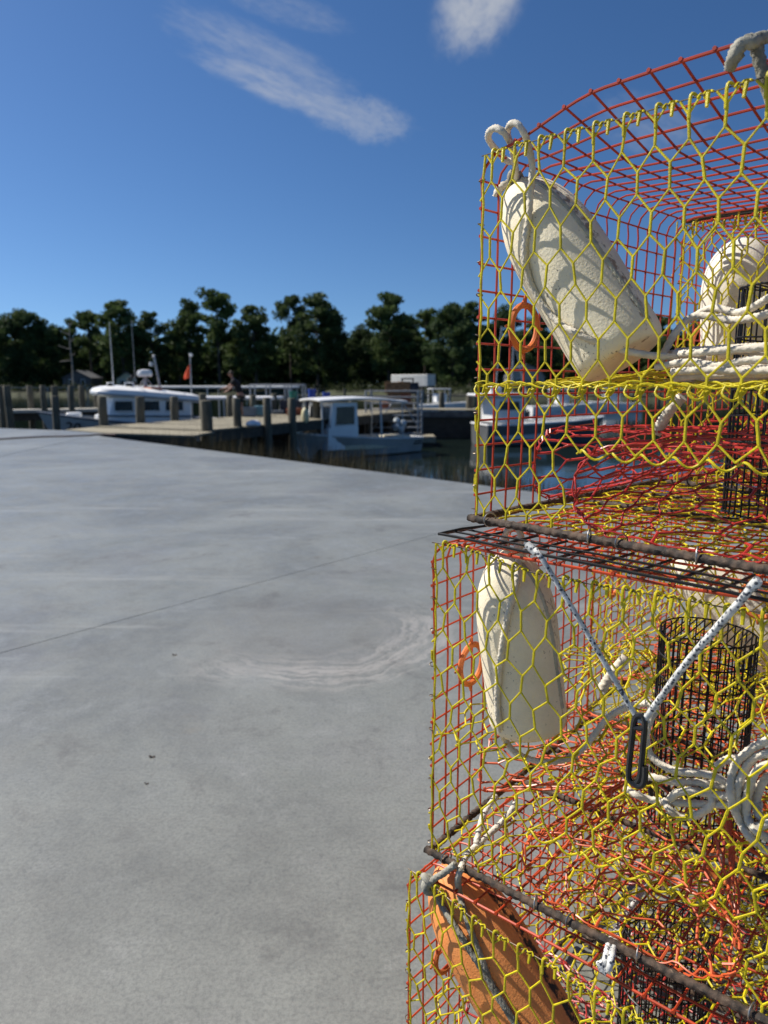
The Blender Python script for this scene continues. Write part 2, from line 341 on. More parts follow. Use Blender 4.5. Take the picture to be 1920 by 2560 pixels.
# ------------------------------------------------------------ mesh builder
class MB:
    def __init__(s): s.v, s.f, s.mi = [], [], []; s.cur = 0
    def face(s, *idx): s.f.append(idx); s.mi.append(s.cur)
    def tube(s, pts, r, n=6, closed=False, cap=True):
        pts = [Vector(p) for p in pts]; k = len(pts)
        if k < 2: return
        rs = r if isinstance(r, (list, tuple)) else [r] * k
        if isinstance(rs[0], (list, tuple)): pass
        nrm = None; base = len(s.v)
        for i, p in enumerate(pts):
            a = pts[(i - 1) % k] if (closed or i) else p
            b = pts[(i + 1) % k] if (closed or i < k - 1) else p
            t = (b - a)
            if t.length < 1e-9: t = Vector((0, 0, 1))
            t.normalize()
            if nrm is None:
                nrm = Vector((0, 0, 1)) if abs(t.z) < 0.9 else Vector((1, 0, 0))
            nrm = nrm - t * nrm.dot(t)
            if nrm.length < 1e-6: nrm = t.orthogonal()
            nrm.normalize(); bi = t.cross(nrm)
            for j in range(n):
                rr = rs[i][j] if isinstance(rs[i], (list, tuple)) else rs[i]
                an = 2 * math.pi * j / n
                s.v.append(p + (nrm * math.cos(an) + bi * math.sin(an)) * rr)
        for i in range(k if closed else k - 1):
            i2 = (i + 1) % k
            for j in range(n):
                j2 = (j + 1) % n
                s.face(base + i * n + j, base + i * n + j2, base + i2 * n + j2, base + i2 * n + j)
        if cap and not closed:
            s.face(*[base + j for j in range(n - 1, -1, -1)])
            s.face(*[base + (k - 1) * n + j for j in range(n)])
    def box(s, c, d, rot=None, bev=0.0):
        c = Vector(c); x, y, z = (q / 2 for q in d); b = len(s.v)
        rot = rot or Matrix.Identity(3)
        if bev <= 0:
            for sx in (-1, 1):
                for sy in (-1, 1):
                    for sz in (-1, 1): s.v.append(c + rot @ Vector((sx * x, sy * y, sz * z)))
            for q in ((0,1,3,2),(4,6,7,5),(0,4,5,1),(2,3,7,6),(0,2,6,4),(1,5,7,3)): s.face(*[b + i for i in q])
        else:                                   # rounded rectangle prism with chamfered top and bottom
            prof = [(-z, -bev), (-z + bev, 0), (z - bev, 0), (z, -bev)]
            ring = []
            for cx, cy, a0 in ((1,1,0),(-1,1,90),(-1,-1,180),(1,-1,270)):
                for q in range(4): ring.append((cx, cy, R(a0 + q * 30)))
            for zz, o in prof:
                for cx, cy, a in ring:
                    px = cx * (x - bev) + math.cos(a) * (bev + o); py = cy * (y - bev) + math.sin(a) * (bev + o)
                    s.v.append(c + rot @ Vector((px, py, zz)))
            n = len(ring)
            for i in range(3):
                for j in range(n): s.face(b+i*n+j, b+i*n+(j+1)%n, b+(i+1)*n+(j+1)%n, b+(i+1)*n+j)
            s.face(*[b + j for j in range(n - 1, -1, -1)]); s.face(*[b + 3 * n + j for j in range(n)])
    def lathe(s, prof, n=24, mtx=None):
        """prof: list of (r, z); closes at both ends when r == 0"""
        mtx = mtx or Matrix.Identity(4); b = len(s.v)
        for r, z in prof:
            for j in range(n):
                a = 2 * math.pi * j / n
                s.v.append(mtx @ Vector((r * math.cos(a), r * math.sin(a), z)))
        for i in range(len(prof) - 1):
            for j in range(n):
                j2 = (j + 1) % n
                s.face(b + i*n + j, b + i*n + j2, b + (i+1)*n + j2, b + (i+1)*n + j)
        s.face(*[b + j for j in range(n - 1, -1, -1)]); s.face(*[b + (len(prof)-1)*n + j for j in range(n)])
    def prism(s, poly, z0, z1):
        b = len(s.v); n = len(poly)
        for z in (z0, z1):
            for p in poly: s.v.append(Vector((p[0], p[1], z)))
        s.face(*range(b + n - 1, b - 1, -1)); s.face(*range(b + n, b + 2 * n))
        for i in range(n): s.face(b + i, b + (i+1) % n, b + n + (i+1) % n, b + n + i)
    def sheet(s, grid):
        b = len(s.v); h, w = len(grid), len(grid[0])
        for row in grid: s.v.extend(Vector(p) for p in row)
        for i in range(h - 1):
            for j in range(w - 1): s.face(b+i*w+j, b+i*w+j+1, b+(i+1)*w+j+1, b+(i+1)*w+j)
    def build(s, name, m, parent=None, smooth=True, angle=40):
        me = bpy.data.meshes.new(name)
        me.from_pydata([tuple(v) for v in s.v], [], s.f)
        ms = m if isinstance(m, (list, tuple)) else [m]
        for q in ms: me.materials.append(q)
        if len(ms) > 1: me.polygons.foreach_set('material_index', s.mi)
        if smooth:
            me.polygons.foreach_set('use_smooth', [True] * len(me.polygons))
            try: me.set_sharp_from_angle(angle=R(angle))
            except Exception: pass
        me.update()
        o = bpy.data.objects.new(name, me); col.objects.link(o)
        if parent: o.parent = parent
        return o
def tag(o, label, cat, group=None, kind=None):
    o['label'] = label; o['category'] = cat
    if group: o['group'] = group
    if kind: o['kind'] = kind
    return o
def struct(o, kind='structure'):
    o['kind'] = kind; return o
def thing(name, label, cat, loc=(0, 0, 0), rz=0.0, group=None):
    o = bpy.data.objects.new(name, None); col.objects.link(o)
    o.location = loc; o.rotation_euler = (0, 0, rz); o.empty_display_size = 0.1
    return tag(o, label, cat, group)
def dup_tree(o, parent=None):
    c = o.copy(); col.objects.link(c); c.parent = parent
    for ch in list(o.children): dup_tree(ch, c)
    return c
def pix(u, v, y):
    """point of the photograph's pixel (u, v) at forward distance y (used to read positions off the photo)"""
    t = (1280 - v) / F_PX; den = math.cos(PITCH) + math.sin(PITCH) * t
    return Vector(((u - 960) / F_PX / den * y, y, CAM_H + (-math.sin(PITCH) + math.cos(PITCH) * t) / den * y))
def gnd(u, v, z=0.0):
    t = (1280 - v) / F_PX; den = math.cos(PITCH) + math.sin(PITCH) * t
    return pix(u, v, (z - CAM_H) / ((-math.sin(PITCH) + math.cos(PITCH) * t) / den))
def crom(pts, step):
    """Catmull-Rom through pts, resampled about every 'step' metres"""
    pts = [Vector(p) for p in pts]; out = []
    for i in range(len(pts) - 1):
        p0, p1, p2, p3 = pts[max(0, i-1)], pts[i], pts[i+1], pts[min(len(pts)-1, i+2)]
        n = max(2, int((p2 - p1).length / step))
        for q in range(n):
            t = q / n
            out.append(0.5 * ((2*p1) + (p2-p0)*t + (2*p0-5*p1+4*p2-p3)*t*t + (3*p1-p0-3*p2+p3)*t**3))
    out.append(pts[-1]); return out
def braid(mb, pts, r, step=0.0022, n=16, lobes=4, pitch=0.0105, amp=0.26):
    """braided rope: tube whose surface carries the crossing strands"""
    path = crom(pts, step); d = 0.0; rs = []
    for i, p in enumerate(path):
        if i: d += (p - path[i-1]).length
        row = []
        for j in range(n):
            a = 2 * math.pi * j / n
            k = 2 * math.pi * d / pitch
            row.append(r * (0.86 + amp * (max(math.sin(lobes*a + k), math.sin(lobes*a - k)) ** 3 if max(math.sin(lobes*a + k), math.sin(lobes*a - k)) > 0 else -0.25) + 0.03 * noise.noise(Vector((d * 90, a, r * 999)))))
        rs.append(row)
    mb.tube(path, rs, n)
def h3(a, b, c=0.0, s=1.0):
    return noise.noise(Vector((a * s, b * s, c)))

# ------------------------------------------------------------ crab pots
PW, PD, PH = 0.61, 0.61, 0.533
class Pot:
    def __init__(s, A, ang, zb):
        s.ang = R(ang); s.zb = zb
        s.X = Vector((math.sin(s.ang), -math.cos(s.ang), 0)); s.Y = Vector((math.cos(s.ang), math.sin(s.ang), 0))
        s.A = Vector((A[0], A[1], zb))
        s.loc = s.A + s.X * PW / 2 + s.Y * PD / 2
        s.rz = math.atan2(s.X.y, s.X.x)
    def world(s, a, w, z): return s.A + s.X * a + s.Y * w + Vector((0, 0, z))
    def _hit(s, u, v, n, d):
        r = pix(u, v, 1.0) - Vector((0, 0, CAM_H)); o = Vector((0, 0, CAM_H))
        t = (d - (o - s.A).dot(n)) / r.dot(n)
        return o + r * t
    def front(s, u, v, w=0.0): return s._hit(u, v, s.Y, w)         # world point of pixel on the plane w
    def side(s, u, v, a=0.0): return s._hit(u, v, s.X, a)
    def flat(s, u, v, z): return s._hit(u, v, Vector((0, 0, 1)), z)
    def local(s, p):
        d = Vector(p) - s.A; return d.dot(s.X), d.dot(s.Y), d.z
CP, RP, TW = 0.0405, 0.0505, 0.0265        # hexagon column pitch, row pitch, twist length
def hexnet(mb, w, h, fn, hole=None, rt=0.0020, rd=0.0014, off=0.0, jit=0.0012, seed=0, wrap=False, n=6, cp=CP, rp=RP, tw=TW, y0=0.0, bent=0.0):
    """hexagonal wire net over the rectangle w x h mapped by fn(x, y) -> local point"""
    rng = random.Random(seed)
    cols = int(w / cp) + 2; rows = int((h - y0) / rp) + 2
    cache = {}
    def node(i, j, top):
        key = (i, j, top)
        if key not in cache:
            x = (i + 0.5 * (j % 2)) * cp + off; y = y0 + j * rp + (tw if top else 0)
            x += rng.gauss(0, jit) + bent * h3(i * 1.0, j * 0.7, seed + (3 if top else 0), 0.83)
            y += rng.gauss(0, jit) + bent * h3(i * 0.8, j * 1.1, seed + 9, 0.77)
            cache[key] = (x, y)
        return cache[key]
    def clip(a, b):
        (x0, y0_), (x1, y1) = a, b; t0, t1 = 0.0, 1.0
        for p, q in ((-(x1-x0), x0), (x1-x0, w-x0), (-(y1-y0_), y0_), (y1-y0_, h-y0_)):
            if abs(p) < 1e-12:
                if q < 0: return None
            else:
                r_ = q / p
                if p < 0: t0 = max(t0, r_)
                else: t1 = min(t1, r_)
        if t0 >= t1 - 1e-4: return None
        return (x0+(x1-x0)*t0, y0_+(y1-y0_)*t0), (x0+(x1-x0)*t1, y0_+(y1-y0_)*t1)
    def seg(a, b, r, twist):
        if not wrap:
            q = clip(a, b)
            if not q: return
            a, b = q
        elif a[1] > h + 1e-6 or b[1] > h + rp: return
        m_ = ((a[0]+b[0])/2, (a[1]+b[1])/2)
        if hole and (hole(*m_) or hole(*a) or hole(*b)): return
        k = 5 if twist else 3
        pts, rs = [], []
        for q in range(k):
            t = q / (k - 1)
            p = fn(a[0]+(b[0]-a[0])*t, a[1]+(b[1]-a[1])*t)
            pts.append(p); rs.append(r * ((1.0 + (0.12 if q % 2 else -0.06)) if twist else (1.12 if q != 1 else 0.96)))
        mb.tube(pts, rs, n)
    for j in range(-1, rows):
        for i in range(-1, cols):
            if wrap and not (0 <= i < round(w / cp)): continue
            if j < 0 and wrap: continue
            A, B = node(i, j, False), node(i, j, True)
            seg(A, B, rt, True)
            il = i - 1 if j % 2 == 0 else i
            for d in (0, 1):
                ii = il + d
                if wrap:
                    nn = round(w / cp); C = node(ii % nn, j + 1, False)
                    if ii >= nn: C = (C[0] + w, C[1])
                    if ii < 0: C = (C[0] - w, C[1])
                else: C = node(ii, j + 1, False)
                seg(B, C, rd, False)
def ring_torus(mb, c, ax, R_, r, n=14, k=5, open_=0.0):
    c = Vector(c); ax = Vector(ax).normalized(); u = ax.orthogonal().normalized(); v = ax.cross(u)
    pts = [c + (u * math.cos(2*math.pi*i/n) + v * math.sin(2*math.pi*i/n)) * R_ for i in range(n)]
    mb.tube(pts, r, k, closed=True)
OPW, OPH = 0.30, 0.125                     # entrance opening
def build_pot(pot, label, seed, wrapm, funm, group, yb=(0.0, 0.0), lid=0.0, warp=0.004, bent=0.0015, part_amp=0.012,
              detail=True, strip=None, front_low=True, funnel_z=0.0, seam=True):
    root = thing('crab_pot', label, 'crab pot', pot.loc, pot.rz, group)
    o = Vector((-PW / 2, -PD / 2, 0))
    L = lambda s, w, z: o + Vector((s, w, z))
    bell = lambda s: max(0.0, min(1.0, (s - 0.02) / 0.17)) * max(0.0, min(1.0, (PW - 0.02 - s) / 0.17))
    bell_s = lambda s: bell(s) ** 2 * (3 - 2 * bell(s))
    # --- wrap of square mesh: left side, top, right side, one sheet with rounded bends
    rr = 0.038; arc = math.pi / 2 * rr; hs_ = PH - rr; ws_ = PW - 2 * rr; total = 2 * hs_ + 2 * arc + ws_
    def wrap(l, w):
        if l < hs_: s_, z, nx, nz = 0.0, l, -1, 0
        elif l < hs_ + arc:
            a = (l - hs_) / rr; s_, z, nx, nz = rr - rr*math.cos(a), hs_ + rr*math.sin(a), -math.cos(a), math.sin(a)
        elif l < hs_ + arc + ws_: s_, z, nx, nz = rr + l - hs_ - arc, PH, 0, 1
        elif l < hs_ + 2*arc + ws_:
            a = (l - hs_ - arc - ws_) / rr; s_, z, nx, nz = PW - rr + rr*math.sin(a), PH - rr + rr*math.cos(a), math.sin(a), math.cos(a)
        else: s_, z, nx, nz = PW, total - l, 1, 0
        d = warp * 0.8 * h3(l * 5, w * 5, seed)
        z2 = z + nz * d; s2 = s_ + nx * d
        if nz > 0.5:
            z2 += lid * bell_s(s_) * max(0.0, 1 - w / 0.17)
            z2 -= 0.010 * math.sin(math.pi * s_ / PW) * math.sin(math.pi * w / PD)
        return L(s2, w, z2)
    g = 0.0381
    def open_hole(l, w):
        z = l if l < PH * 0.6 else (total - l if l > total - PH * 0.6 else 9)
        return z < OPH + 0.012 and abs(w - PD / 2) < OPW / 2
    mb = MB()
    nl = round(total / g); nw = round(PD / g)
    for k in range(nl + 1):
        l = min(total - 0.002, 0.002 + k * (total - 0.004) / nl)
        run = []
        for q in range(nw * 2 + 1):
            w = PD * q / (nw * 2)
            if open_hole(l, w): 
                mb.tube(run, 0.00165, 6); run = []
            else: run.append(wrap(l, w))
        mb.tube(run, 0.00165, 6)
    for k in range(nw + 1):
        w = PD * k / nw; run = []
        ns = nl * 2
        for q in range(ns + 1):
            l = total * q / ns
            if open_hole(l, w):
                mb.tube(run, 0.0016, 6); run = []
            else: run.append(wrap(l, w) + Vector((0, 0, -0.0022)) * (1 if hs_ < l < total - hs_ else 0) + Vector((0.0022, 0, 0)) * (1 if l <= hs_ else 0))
        mb.tube(run, 0.0022 if k in (0, nw) else 0.00185, 6)
        if k in (0,):                     # weld beads on the front edge wires
            for q in range(nl + 1):
                l = min(total - 0.002, 0.002 + q * (total - 0.004) / nl)
                if open_hole(l, w): continue
                p = wrap(l, w); mb.tube([p - Vector((0, 0.0025, 0)), p + Vector((0, 0.002, 0))], 0.0026, 6)
    mb.build('square_mesh_wrap', wrapm, root)
    # --- front panel
    fo, fd = yb                          # outward and downward slack of the panel's top edge
    def frontf(x, y):
        t = y / PH; b = bell_s(x)
        d = warp * 1.2 * h3(x * 6, y * 6, seed + 3) - fo * b * t * t
        return L(x, d - 0.003, 0.006 + y * (PH - 0.010 - fd * b) / PH)
    hole_front = (lambda x, y: y < OPH - 0.02 and abs(x - PW / 2 - 0.02) < OPW / 2) if front_low else None
    mb = MB()
    hexnet(mb, PW, PH, frontf, hole_front, seed=seed, off=0.02, y0=-0.012, bent=bent)
    for x in (0.0062, PW - 0.0062):           # selvedge wires
        mb.tube([frontf(x, PH * q / 24) + Vector((0.0015 * math.sin(q * 1.9), -0.001, 0)) for q in range(25)], 0.0019, 6)
    if detail:
        # a wrapped seam where the parlour floor is laced to the front
        zs = 0.205
        for lane in range(3 if seam else 0):
            pts = []
            for q in range(90):
                x = PW * q / 89
                p = frontf(x, zs); pts.append(p + Vector((0, 0.003 * math.sin(q * 0.7 + lane * 2.1), 0.0028 * math.cos(q * 0.9 + lane * 2.1) + 0.002 * lane + 0.003 * h3(q * 0.1, lane * 3, seed))))
            mb.tube(pts, 0.00125, 5)
        i = 0; x = 0.012
        while seam and x < PW - 0.01:
            p = frontf(x, zs - 0.012)
            pts = [p + Vector((-0.009, -0.001, 0.014)), p + Vector((-0.011, -0.005, 0.006)), p + Vector((-0.006, -0.006, 0.0)),
                   p + Vector((0.001, -0.003, -0.003)), p + Vector((0.007, 0.003, 0.002)), p + Vector((0.013, 0.001, 0.009)), p + Vector((0.006, -0.004, 0.004))]
            mb.tube(crom(pts, 0.004), 0.0016, 6)
            mb.tube([p + Vector((0.004, -0.004, 0.001)), p + Vector((0.009, -0.006, 0.012 + 0.004 * math.sin(i * 2.2)))], 0.00165, 6)
            x += CP; i += 1
        # loops over the entrance
        if front_low:
            x = PW / 2 + 0.02 - OPW / 2
            pts = [frontf(x + OPW * q / 60, OPH - 0.012 + 0.006 * math.sin(q * math.pi / 4.2)) + Vector((0, 0.004 * math.cos(q * math.pi / 4.2), 0)) for q in range(61)]
            mb.tube(pts, 0.0017, 6)
        # top edge: stubs that hook over the draw wire and short pins between
        i = 0; x = 0.02 - CP / 2
        for q in range(-1, 34):
            x = 0.02 + q * CP / 2
            if not 0.004 < x < PW - 0.004: continue
            p = frontf(x, PH)
            j2 = int(round((PH + 0.012) / RP)) 
            if q % 2 == 0:
                mb.tube(crom([p + Vector((0, 0, -0.02)), p + Vector((0, -0.001, -0.004)), p + Vector((0.0005, -0.0005, 0.004)), p + Vector((0.003, 0.002, 0.0055)), p + Vector((0.006, 0.004, 0.002))], 0.004), 0.0021, 6)
                mb.tube(crom([p + Vector((0.009, -0.003, -0.002)), p + Vector((0.011, 0.0005, 0.003)), p + Vector((0.014, 0.003, 0.001)), p + Vector((0.016, 0.0, -0.003))], 0.003), 0.0013, 5)
            else:
                mb.tube([p + Vector((0, -0.0005, 0.001)), p + Vector((0.0008 * math.sin(q), -0.003, -0.013 - 0.003 * abs(math.sin(q * 1.7))))], [0.0028, 0.0021], 6)
                mb.tube(crom([p + Vector((-0.006, 0.002, 0.001)), p + Vector((-0.002, -0.002, 0.003)), p + Vector((0.002, 0.0015, 0.0035)), p + Vector((0.006, -0.002, 0.001))], 0.003), 0.0013, 5)
    mb.build('hex_mesh_front', M['yellow_wire'], root)
    dw = MB(); dw.tube([frontf(PW * q / 40, PH) + Vector((0, 0, 0.001)) for q in range(41)], 0.0009, 6)
    dw.build('draw_wire', M['rust_ring'], root)
    # --- back panel
    mb = MB()
    def backf(x, y): return L(x, PD + 0.003 + warp * 1.2 * h3(x * 6, y * 6, seed + 5), 0.006 + y * (PH - 0.01) / PH)
    hexnet(mb, PW, PH, backf, (lambda x, y: y < OPH - 0.02 and abs(x - PW/2) < OPW/2), seed=seed + 1, bent=bent)
    for x in (0.002, PW - 0.002): mb.tube([backf(x, PH * q / 20) for q in range(21)], 0.00165, 6)
    mb.build('hex_mesh_back', M['yellow_wire'], root)
    # --- floor
    mb = MB()
    def floorf(x, y): return L(x, y, 0.004 + warp * 1.6 * h3(x * 5, y * 5, seed + 7))
    hexnet(mb, PW, PD, floorf, seed=seed + 2, bent=bent, off=0.012, y0=-0.03)
    mb.build('hex_mesh_floor', M['yellow_wire'], root)
    # --- parlour partition
    mb = MB()
    def partf(x, y):
        z = 0.207 + warp * 1.5 * h3(x * 5, y * 5, seed + 8) + part_amp * math.sin(math.pi * y / PD) ** 2
        for cx in (0.19, 0.42):
            z += part_amp * 2.2 * math.exp(-((x - cx) / 0.05) ** 2 - ((y - 0.32) / 0.14) ** 2)
        return L(x, y, z)
    bw = lambda x, y: (x - 0.315) ** 2 + (y - 0.36) ** 2 < 0.070 ** 2
    hexnet(mb, PW, PD, partf, bw, seed=seed + 4, bent=bent, off=0.005, y0=-0.018)
    mb.build('hex_mesh_partition', M['yellow_wire'], root)
    # --- entrance funnels
    def funnel(side):
        mb = MB(); per = 15 * CP; dep = 0.215
        def fn(x, y):
            th = 2 * math.pi * x / per; t = max(0.0, min(1.15, y / dep))
            a = (OPW / 2) * (1 - t) + 0.082 * t; b = (OPH / 2) * (1 - t) + 0.030 * t
            ct, st = math.cos(th), math.sin(th)
            px = a * math.copysign(abs(ct) ** 0.6, ct); pz = b * math.copysign(abs(st) ** 0.7, st)
            zc = 0.008 + OPH / 2 + 0.040 * t + funnel_z * t
            q = 0.0045 * h3(x * 22, y * 22, seed + side * 7.7)
            px += q; pz += 0.9 * q
            if side == 0: return L(PW/2 + 0.02 + px, y, zc + pz)
            if side == 1: return L(y, PD/2 + px, zc + pz)
            if side == 2: return L(PW/2 + px, PD - y, zc + pz)
            return L(PW - y, PD/2 + px, zc + pz)
        hexnet(mb, per, dep, fn, seed=seed + 20 + side, wrap=True, rt=0.0021, rd=0.0015, bent=0.002, jit=0.0015)
        # rough laced rim at the opening
        for lane in range(2):
            pts = [fn(per * q / 90, 0.0) + Vector((0.004*math.sin(q*1.1+lane*2), 0.004*math.cos(q*1.3+lane), 0.004*math.sin(q*0.8+lane*3))) for q in range(90)]
            mb.tube(pts, 0.0014, 5, closed=True)
        rng = random.Random(seed + side)
        for q in range(14):
            p = fn(rng.random() * per, 0.002); d = Vector((rng.uniform(-1,1), rng.uniform(-1,1), rng.uniform(-0.4,1))).normalized()
            mb.tube([p, p + d * rng.uniform(0.008, 0.02)], [0.0021, 0.0019], 5)
        mb.build('entrance_funnel', funm, root)
    for s_ in range(4): funnel(s_)
    # --- bait well: black mesh cylinder with a lid of its own
    mb = MB(); c = L(0.315, 0.36, 0); rb = 0.075; hb = 0.355
    for k in range(36):
        a = 2 * math.pi * k / 36; d = Vector((math.cos(a), math.sin(a), 0))
        mb.tube([c + d * rb + Vector((0, 0, 0.006)), c + d * (rb + 0.002 * math.sin(k)) + Vector((0, 0, hb * 0.5)), c + d * (rb + 0.002 * math.sin(k * 2.3)) + Vector((0, 0, hb))], 0.00135, 5)
    for k in range(10):
        z = 0.008 + (hb - 0.008) * k / 9
        mb.tube([c + Vector((math.cos(a) * (rb + 0.002), math.sin(a) * (rb + 0.002), z + 0.002 * math.sin(a * 2 + k))) for a in [2*math.pi*q/28 for q in range(28)]], 0.0015, 5, closed=True)
    for q in range(-5, 6):
        x = q * 0.0125; hw = math.sqrt(max(0, rb*rb - x*x))
        mb.tube([c + Vector((x, -hw, hb)), c + Vector((x, hw, hb))], 0.0013, 5)
    mb.build('bait_well', M['black_wire'], root)
    # --- rebar base frame with rolled ridges
    def bar(p, q, r=0.0062):
        mb = MB(); n = max(8, int((q - p).length / 0.0042)); pts = []; rs = []
        for i in range(n + 1):
            t = i / n; w = p.lerp(q, t); w += Vector((0, 0, 0.0015 * h3(t * 4, seed)))
            pts.append(w)
            rs.append([r * (0.88 + 0.22 * (1 if math.sin(2*math.pi*i/3.2 + j * 0.9) > 0.3 else 0)) for j in range(10)])
        mb.tube(pts, rs, 10); return mb.build('rebar', M['rebar'], root)
    zr = 0.004
    bar(L(-0.004, -0.008, zr), L(PW + 0.004, -0.008, zr)); bar(L(-0.004, PD + 0.008, zr), L(PW + 0.004, PD + 0.008, zr))
    bar(L(0.003, -0.004, zr), L(0.003, PD + 0.004, zr)); bar(L(PW - 0.003, -0.004, zr), L(PW - 0.003, PD + 0.004, zr))
    bar(L(0.0, 0.285, zr - 0.004), L(PW, 0.285, zr - 0.004), 0.0055); bar(L(0.0, 0.44, zr - 0.004), L(PW, 0.44, zr - 0.004), 0.005)
    # --- cull rings
    def cull(p, ax):
        mb = MB(); p = Vector(p); ax = Vector(ax).normalized(); u = Vector((0, 0, 1)); v = ax.cross(u)
        pts = [p + (u * math.cos(2*math.pi*i/28) + v * math.sin(2*math.pi*i/28)) * 0.0345 for i in range(28)]
        mb.tube(pts, 0.0052, 8, closed=True)
        for i in (0, 7, 14, 21):
            d = (u * math.cos(2*math.pi*i/28) + v * math.sin(2*math.pi*i/28))
            mb.tube([p + d * 0.033 + ax * 0.004, p + d * 0.040 - ax * 0.003, p + d * 0.049], [0.0036, 0.0032, 0.002], 6)
        mb.build('cull_ring', M['orange_ring'], root)
    cull(L(0.004, 0.108, 0.297), (1, 0, 0)); cull(L(0.34, PD - 0.006, 0.36), (0, 1, 0))
    # --- hog rings on the seams
    if detail:
        rngm = MB(); ring_torus(rngm, (0, 0, 0), (0, 0, 1), 0.0046, 0.00085, 12, 5)
        first = rngm.build('hog_ring', M['rust_ring'], root)
        spots = []; z = 0.018; rng = random.Random(seed + 40)
        while z < PH - 0.03:
            spots.append((L(0.0015, -0.0025, z), (rng.uniform(-0.4, 0.4), rng.uniform(-0.3, 0.3), 0))); z += rng.uniform(0.034, 0.062)
        k = 0
        for p, e in spots:
            r_ = first if k == 0 else first.copy()
            if k: col.objects.link(r_); r_.parent = root
            r_.location = p; r_.rotation_euler = e; k += 1
        bigm = MB(); ring_torus(bigm, (0, 0, 0), (1, 0, 0), 0.0105, 0.0012, 16, 6)
        b0 = bigm.build('hog_ring', M['steel'], root)
        for k, s_ in enumerate((0.045, 0.20, 0.245, 0.36, 0.50)):
            r_ = b0 if k == 0 else b0.copy()
            if k: col.objects.link(r_); r_.parent = root
            r_.location = L(s_ + 0.01 * math.sin(seed + k * 2), -0.006, 0.006); r_.rotation_euler = (0.1, 0.0, 0.35 * math.sin(k * 3 + seed))
    if strip:
        mb = MB()
        for w in (-0.082, -0.054, -0.028):
            mb.tube([L(-0.001 + (PW + 0.002) * q / 20, w, -0.010 + 0.0016 * h3(q * 0.3, w * 30, 2)) for q in range(21)], 0.0022 if w == -0.082 else 0.00165, 6)
        for k in range(13):
            s_ = k * 0.0508
            mb.tube([L(s_, -0.083, -0.0105), L(s_, -0.03, -0.0125), L(s_ + 0.002, 0.02, -0.012)], 0.0020, 6)
        mb.tube([L(0.0, -0.082, -0.010), L(0.012, -0.045, -0.006), L(0.03, -0.005, -0.004), L(0.05, 0.02, -0.004)], 0.002, 6)
        mb.build('black_mesh_apron', M['black_wire'], root)
    return root
# ------------------------------------------------------------ the stacks of pots
FG, RG = 'crab pots in the near stack', 'crab pots in the stack behind'
top = Pot((0.1416, 1.105), 43.4, 1.1485)
mid = Pot((0.078, 1.09), 50.3, 0.587)
low = Pot((0.042, 1.086), 49.0, 0.026)
r_top = build_pot(top, 'yellow and red wire crab pot topping the near stack, lid bulging against the sky', 11, M['red_wire'], M['funnel_red'], FG,
                  yb=(0.004, 0.004), lid=0.040, strip=True)
r_mid = build_pot(mid, 'wire crab pot in the middle of the near stack, closed by a white bungee', 23, M['orange_red_wire'], M['funnel_orange'], FG,
                  yb=(0.006, 0.018), lid=-0.004, warp=0.010, bent=0.006, part_amp=0.035, seam=False)
r_low = build_pot(low, 'wire crab pot at the bottom of the near stack, holding the orange buoy', 37, M['orange_red_wire'], M['funnel_red'], FG,
                  yb=(0.022, 0.008), lid=0.006, warp=0.009, bent=0.005, part_amp=0.03, seam=False)
def behind(p, da, dw, dang, dz=0.0):
    A = p.A + p.X * da + p.Y * (PD + dw)
    return Pot((A.x, A.y), math.degrees(p.ang) + dang, p.zb + dz)
btop, bmid, blow = behind(top, 0.005, 0.025, 0.8, -0.006), behind(mid, -0.02, 0.045, -1.2), behind(low, 0.01, 0.04, 0.5)
def copy_pot(src, pot, label):
    c = dup_tree(src); c.location = pot.loc; c.rotation_euler = (0, 0, pot.rz)
    c['label'] = label; c['group'] = RG
    for ch in list(c.children):
        if ch.name.startswith(('black_mesh_apron', 'hog_ring')): bpy.data.objects.remove(ch)
    return c
proto = build_pot(btop, 'dark-rimmed crab pot topping the stack behind, with a round white buoy inside', 51, M['red_wire'], M['funnel_red'], RG,
                  yb=(0.0, 0.002), lid=0.0, warp=0.006, bent=0.004, part_amp=0.02)
mb = MB()
for q in range(3): mb.tube([Vector((-PW/2 + PW * t / 10, -PD/2 - 0.01 + 0.012 * q, PH + 0.003 + 0.003 * math.sin(t + q))) for t in range(11)], 0.0035, 6)
mb.build('dark_rim_bar', M['rubber'], proto)
for src, p_, lb in ((r_mid, bmid, 'crab pot in the middle of the stack behind, seen past the bungee cord'),
                    (r_low, blow, 'crab pot at the bottom of the stack behind, standing on the slab')):
    copy_pot(src, p_, lb)

# ------------------------------------------------------------ buoys
def banded(base_m, name, bands):
    """the foam material with weathered streaks at given angles round the buoy (angle 0 = object +X)"""
    m = base_m.copy(); m.name = name
    t = NT(m.node_tree); b = m.node_tree.nodes['Principled BSDF']
    tc_ = t.new('ShaderNodeTexCoord').outputs['Object']
    sp = t.new('ShaderNodeSeparateXYZ'); t.l.new(tc_, sp.inputs[0])
    a = t.m('ARCTAN2', sp.outputs[1], sp.outputs[0])
    c = b.inputs['Base Color'].links[0].from_socket
    for ang, wid, colr, patch in bands:
        n = t.noise(t.mapping(tc_, (ang, 2, 1), sc=(1, 1, 0.5)), 26, 7, 0.72)
        d = t.m('ABSOLUTE', t.m('SUBTRACT', t.m('ADD', a, t.m('MULTIPLY', t.m('SUBTRACT', n, 0.5), 0.5)), R(ang)))
        band = t.ramp(d, R(wid) * 0.6, R(wid), 1.0, 0.0)
        n2 = t.noise(t.mapping(tc_, (4, ang, 1)), 70, 6, 0.7)
        c = t.mix(t.m('MULTIPLY', band, t.ramp(n2, patch, patch + 0.12)), c, colr)
    t.put(b.inputs['Base Color'], c)
    return m
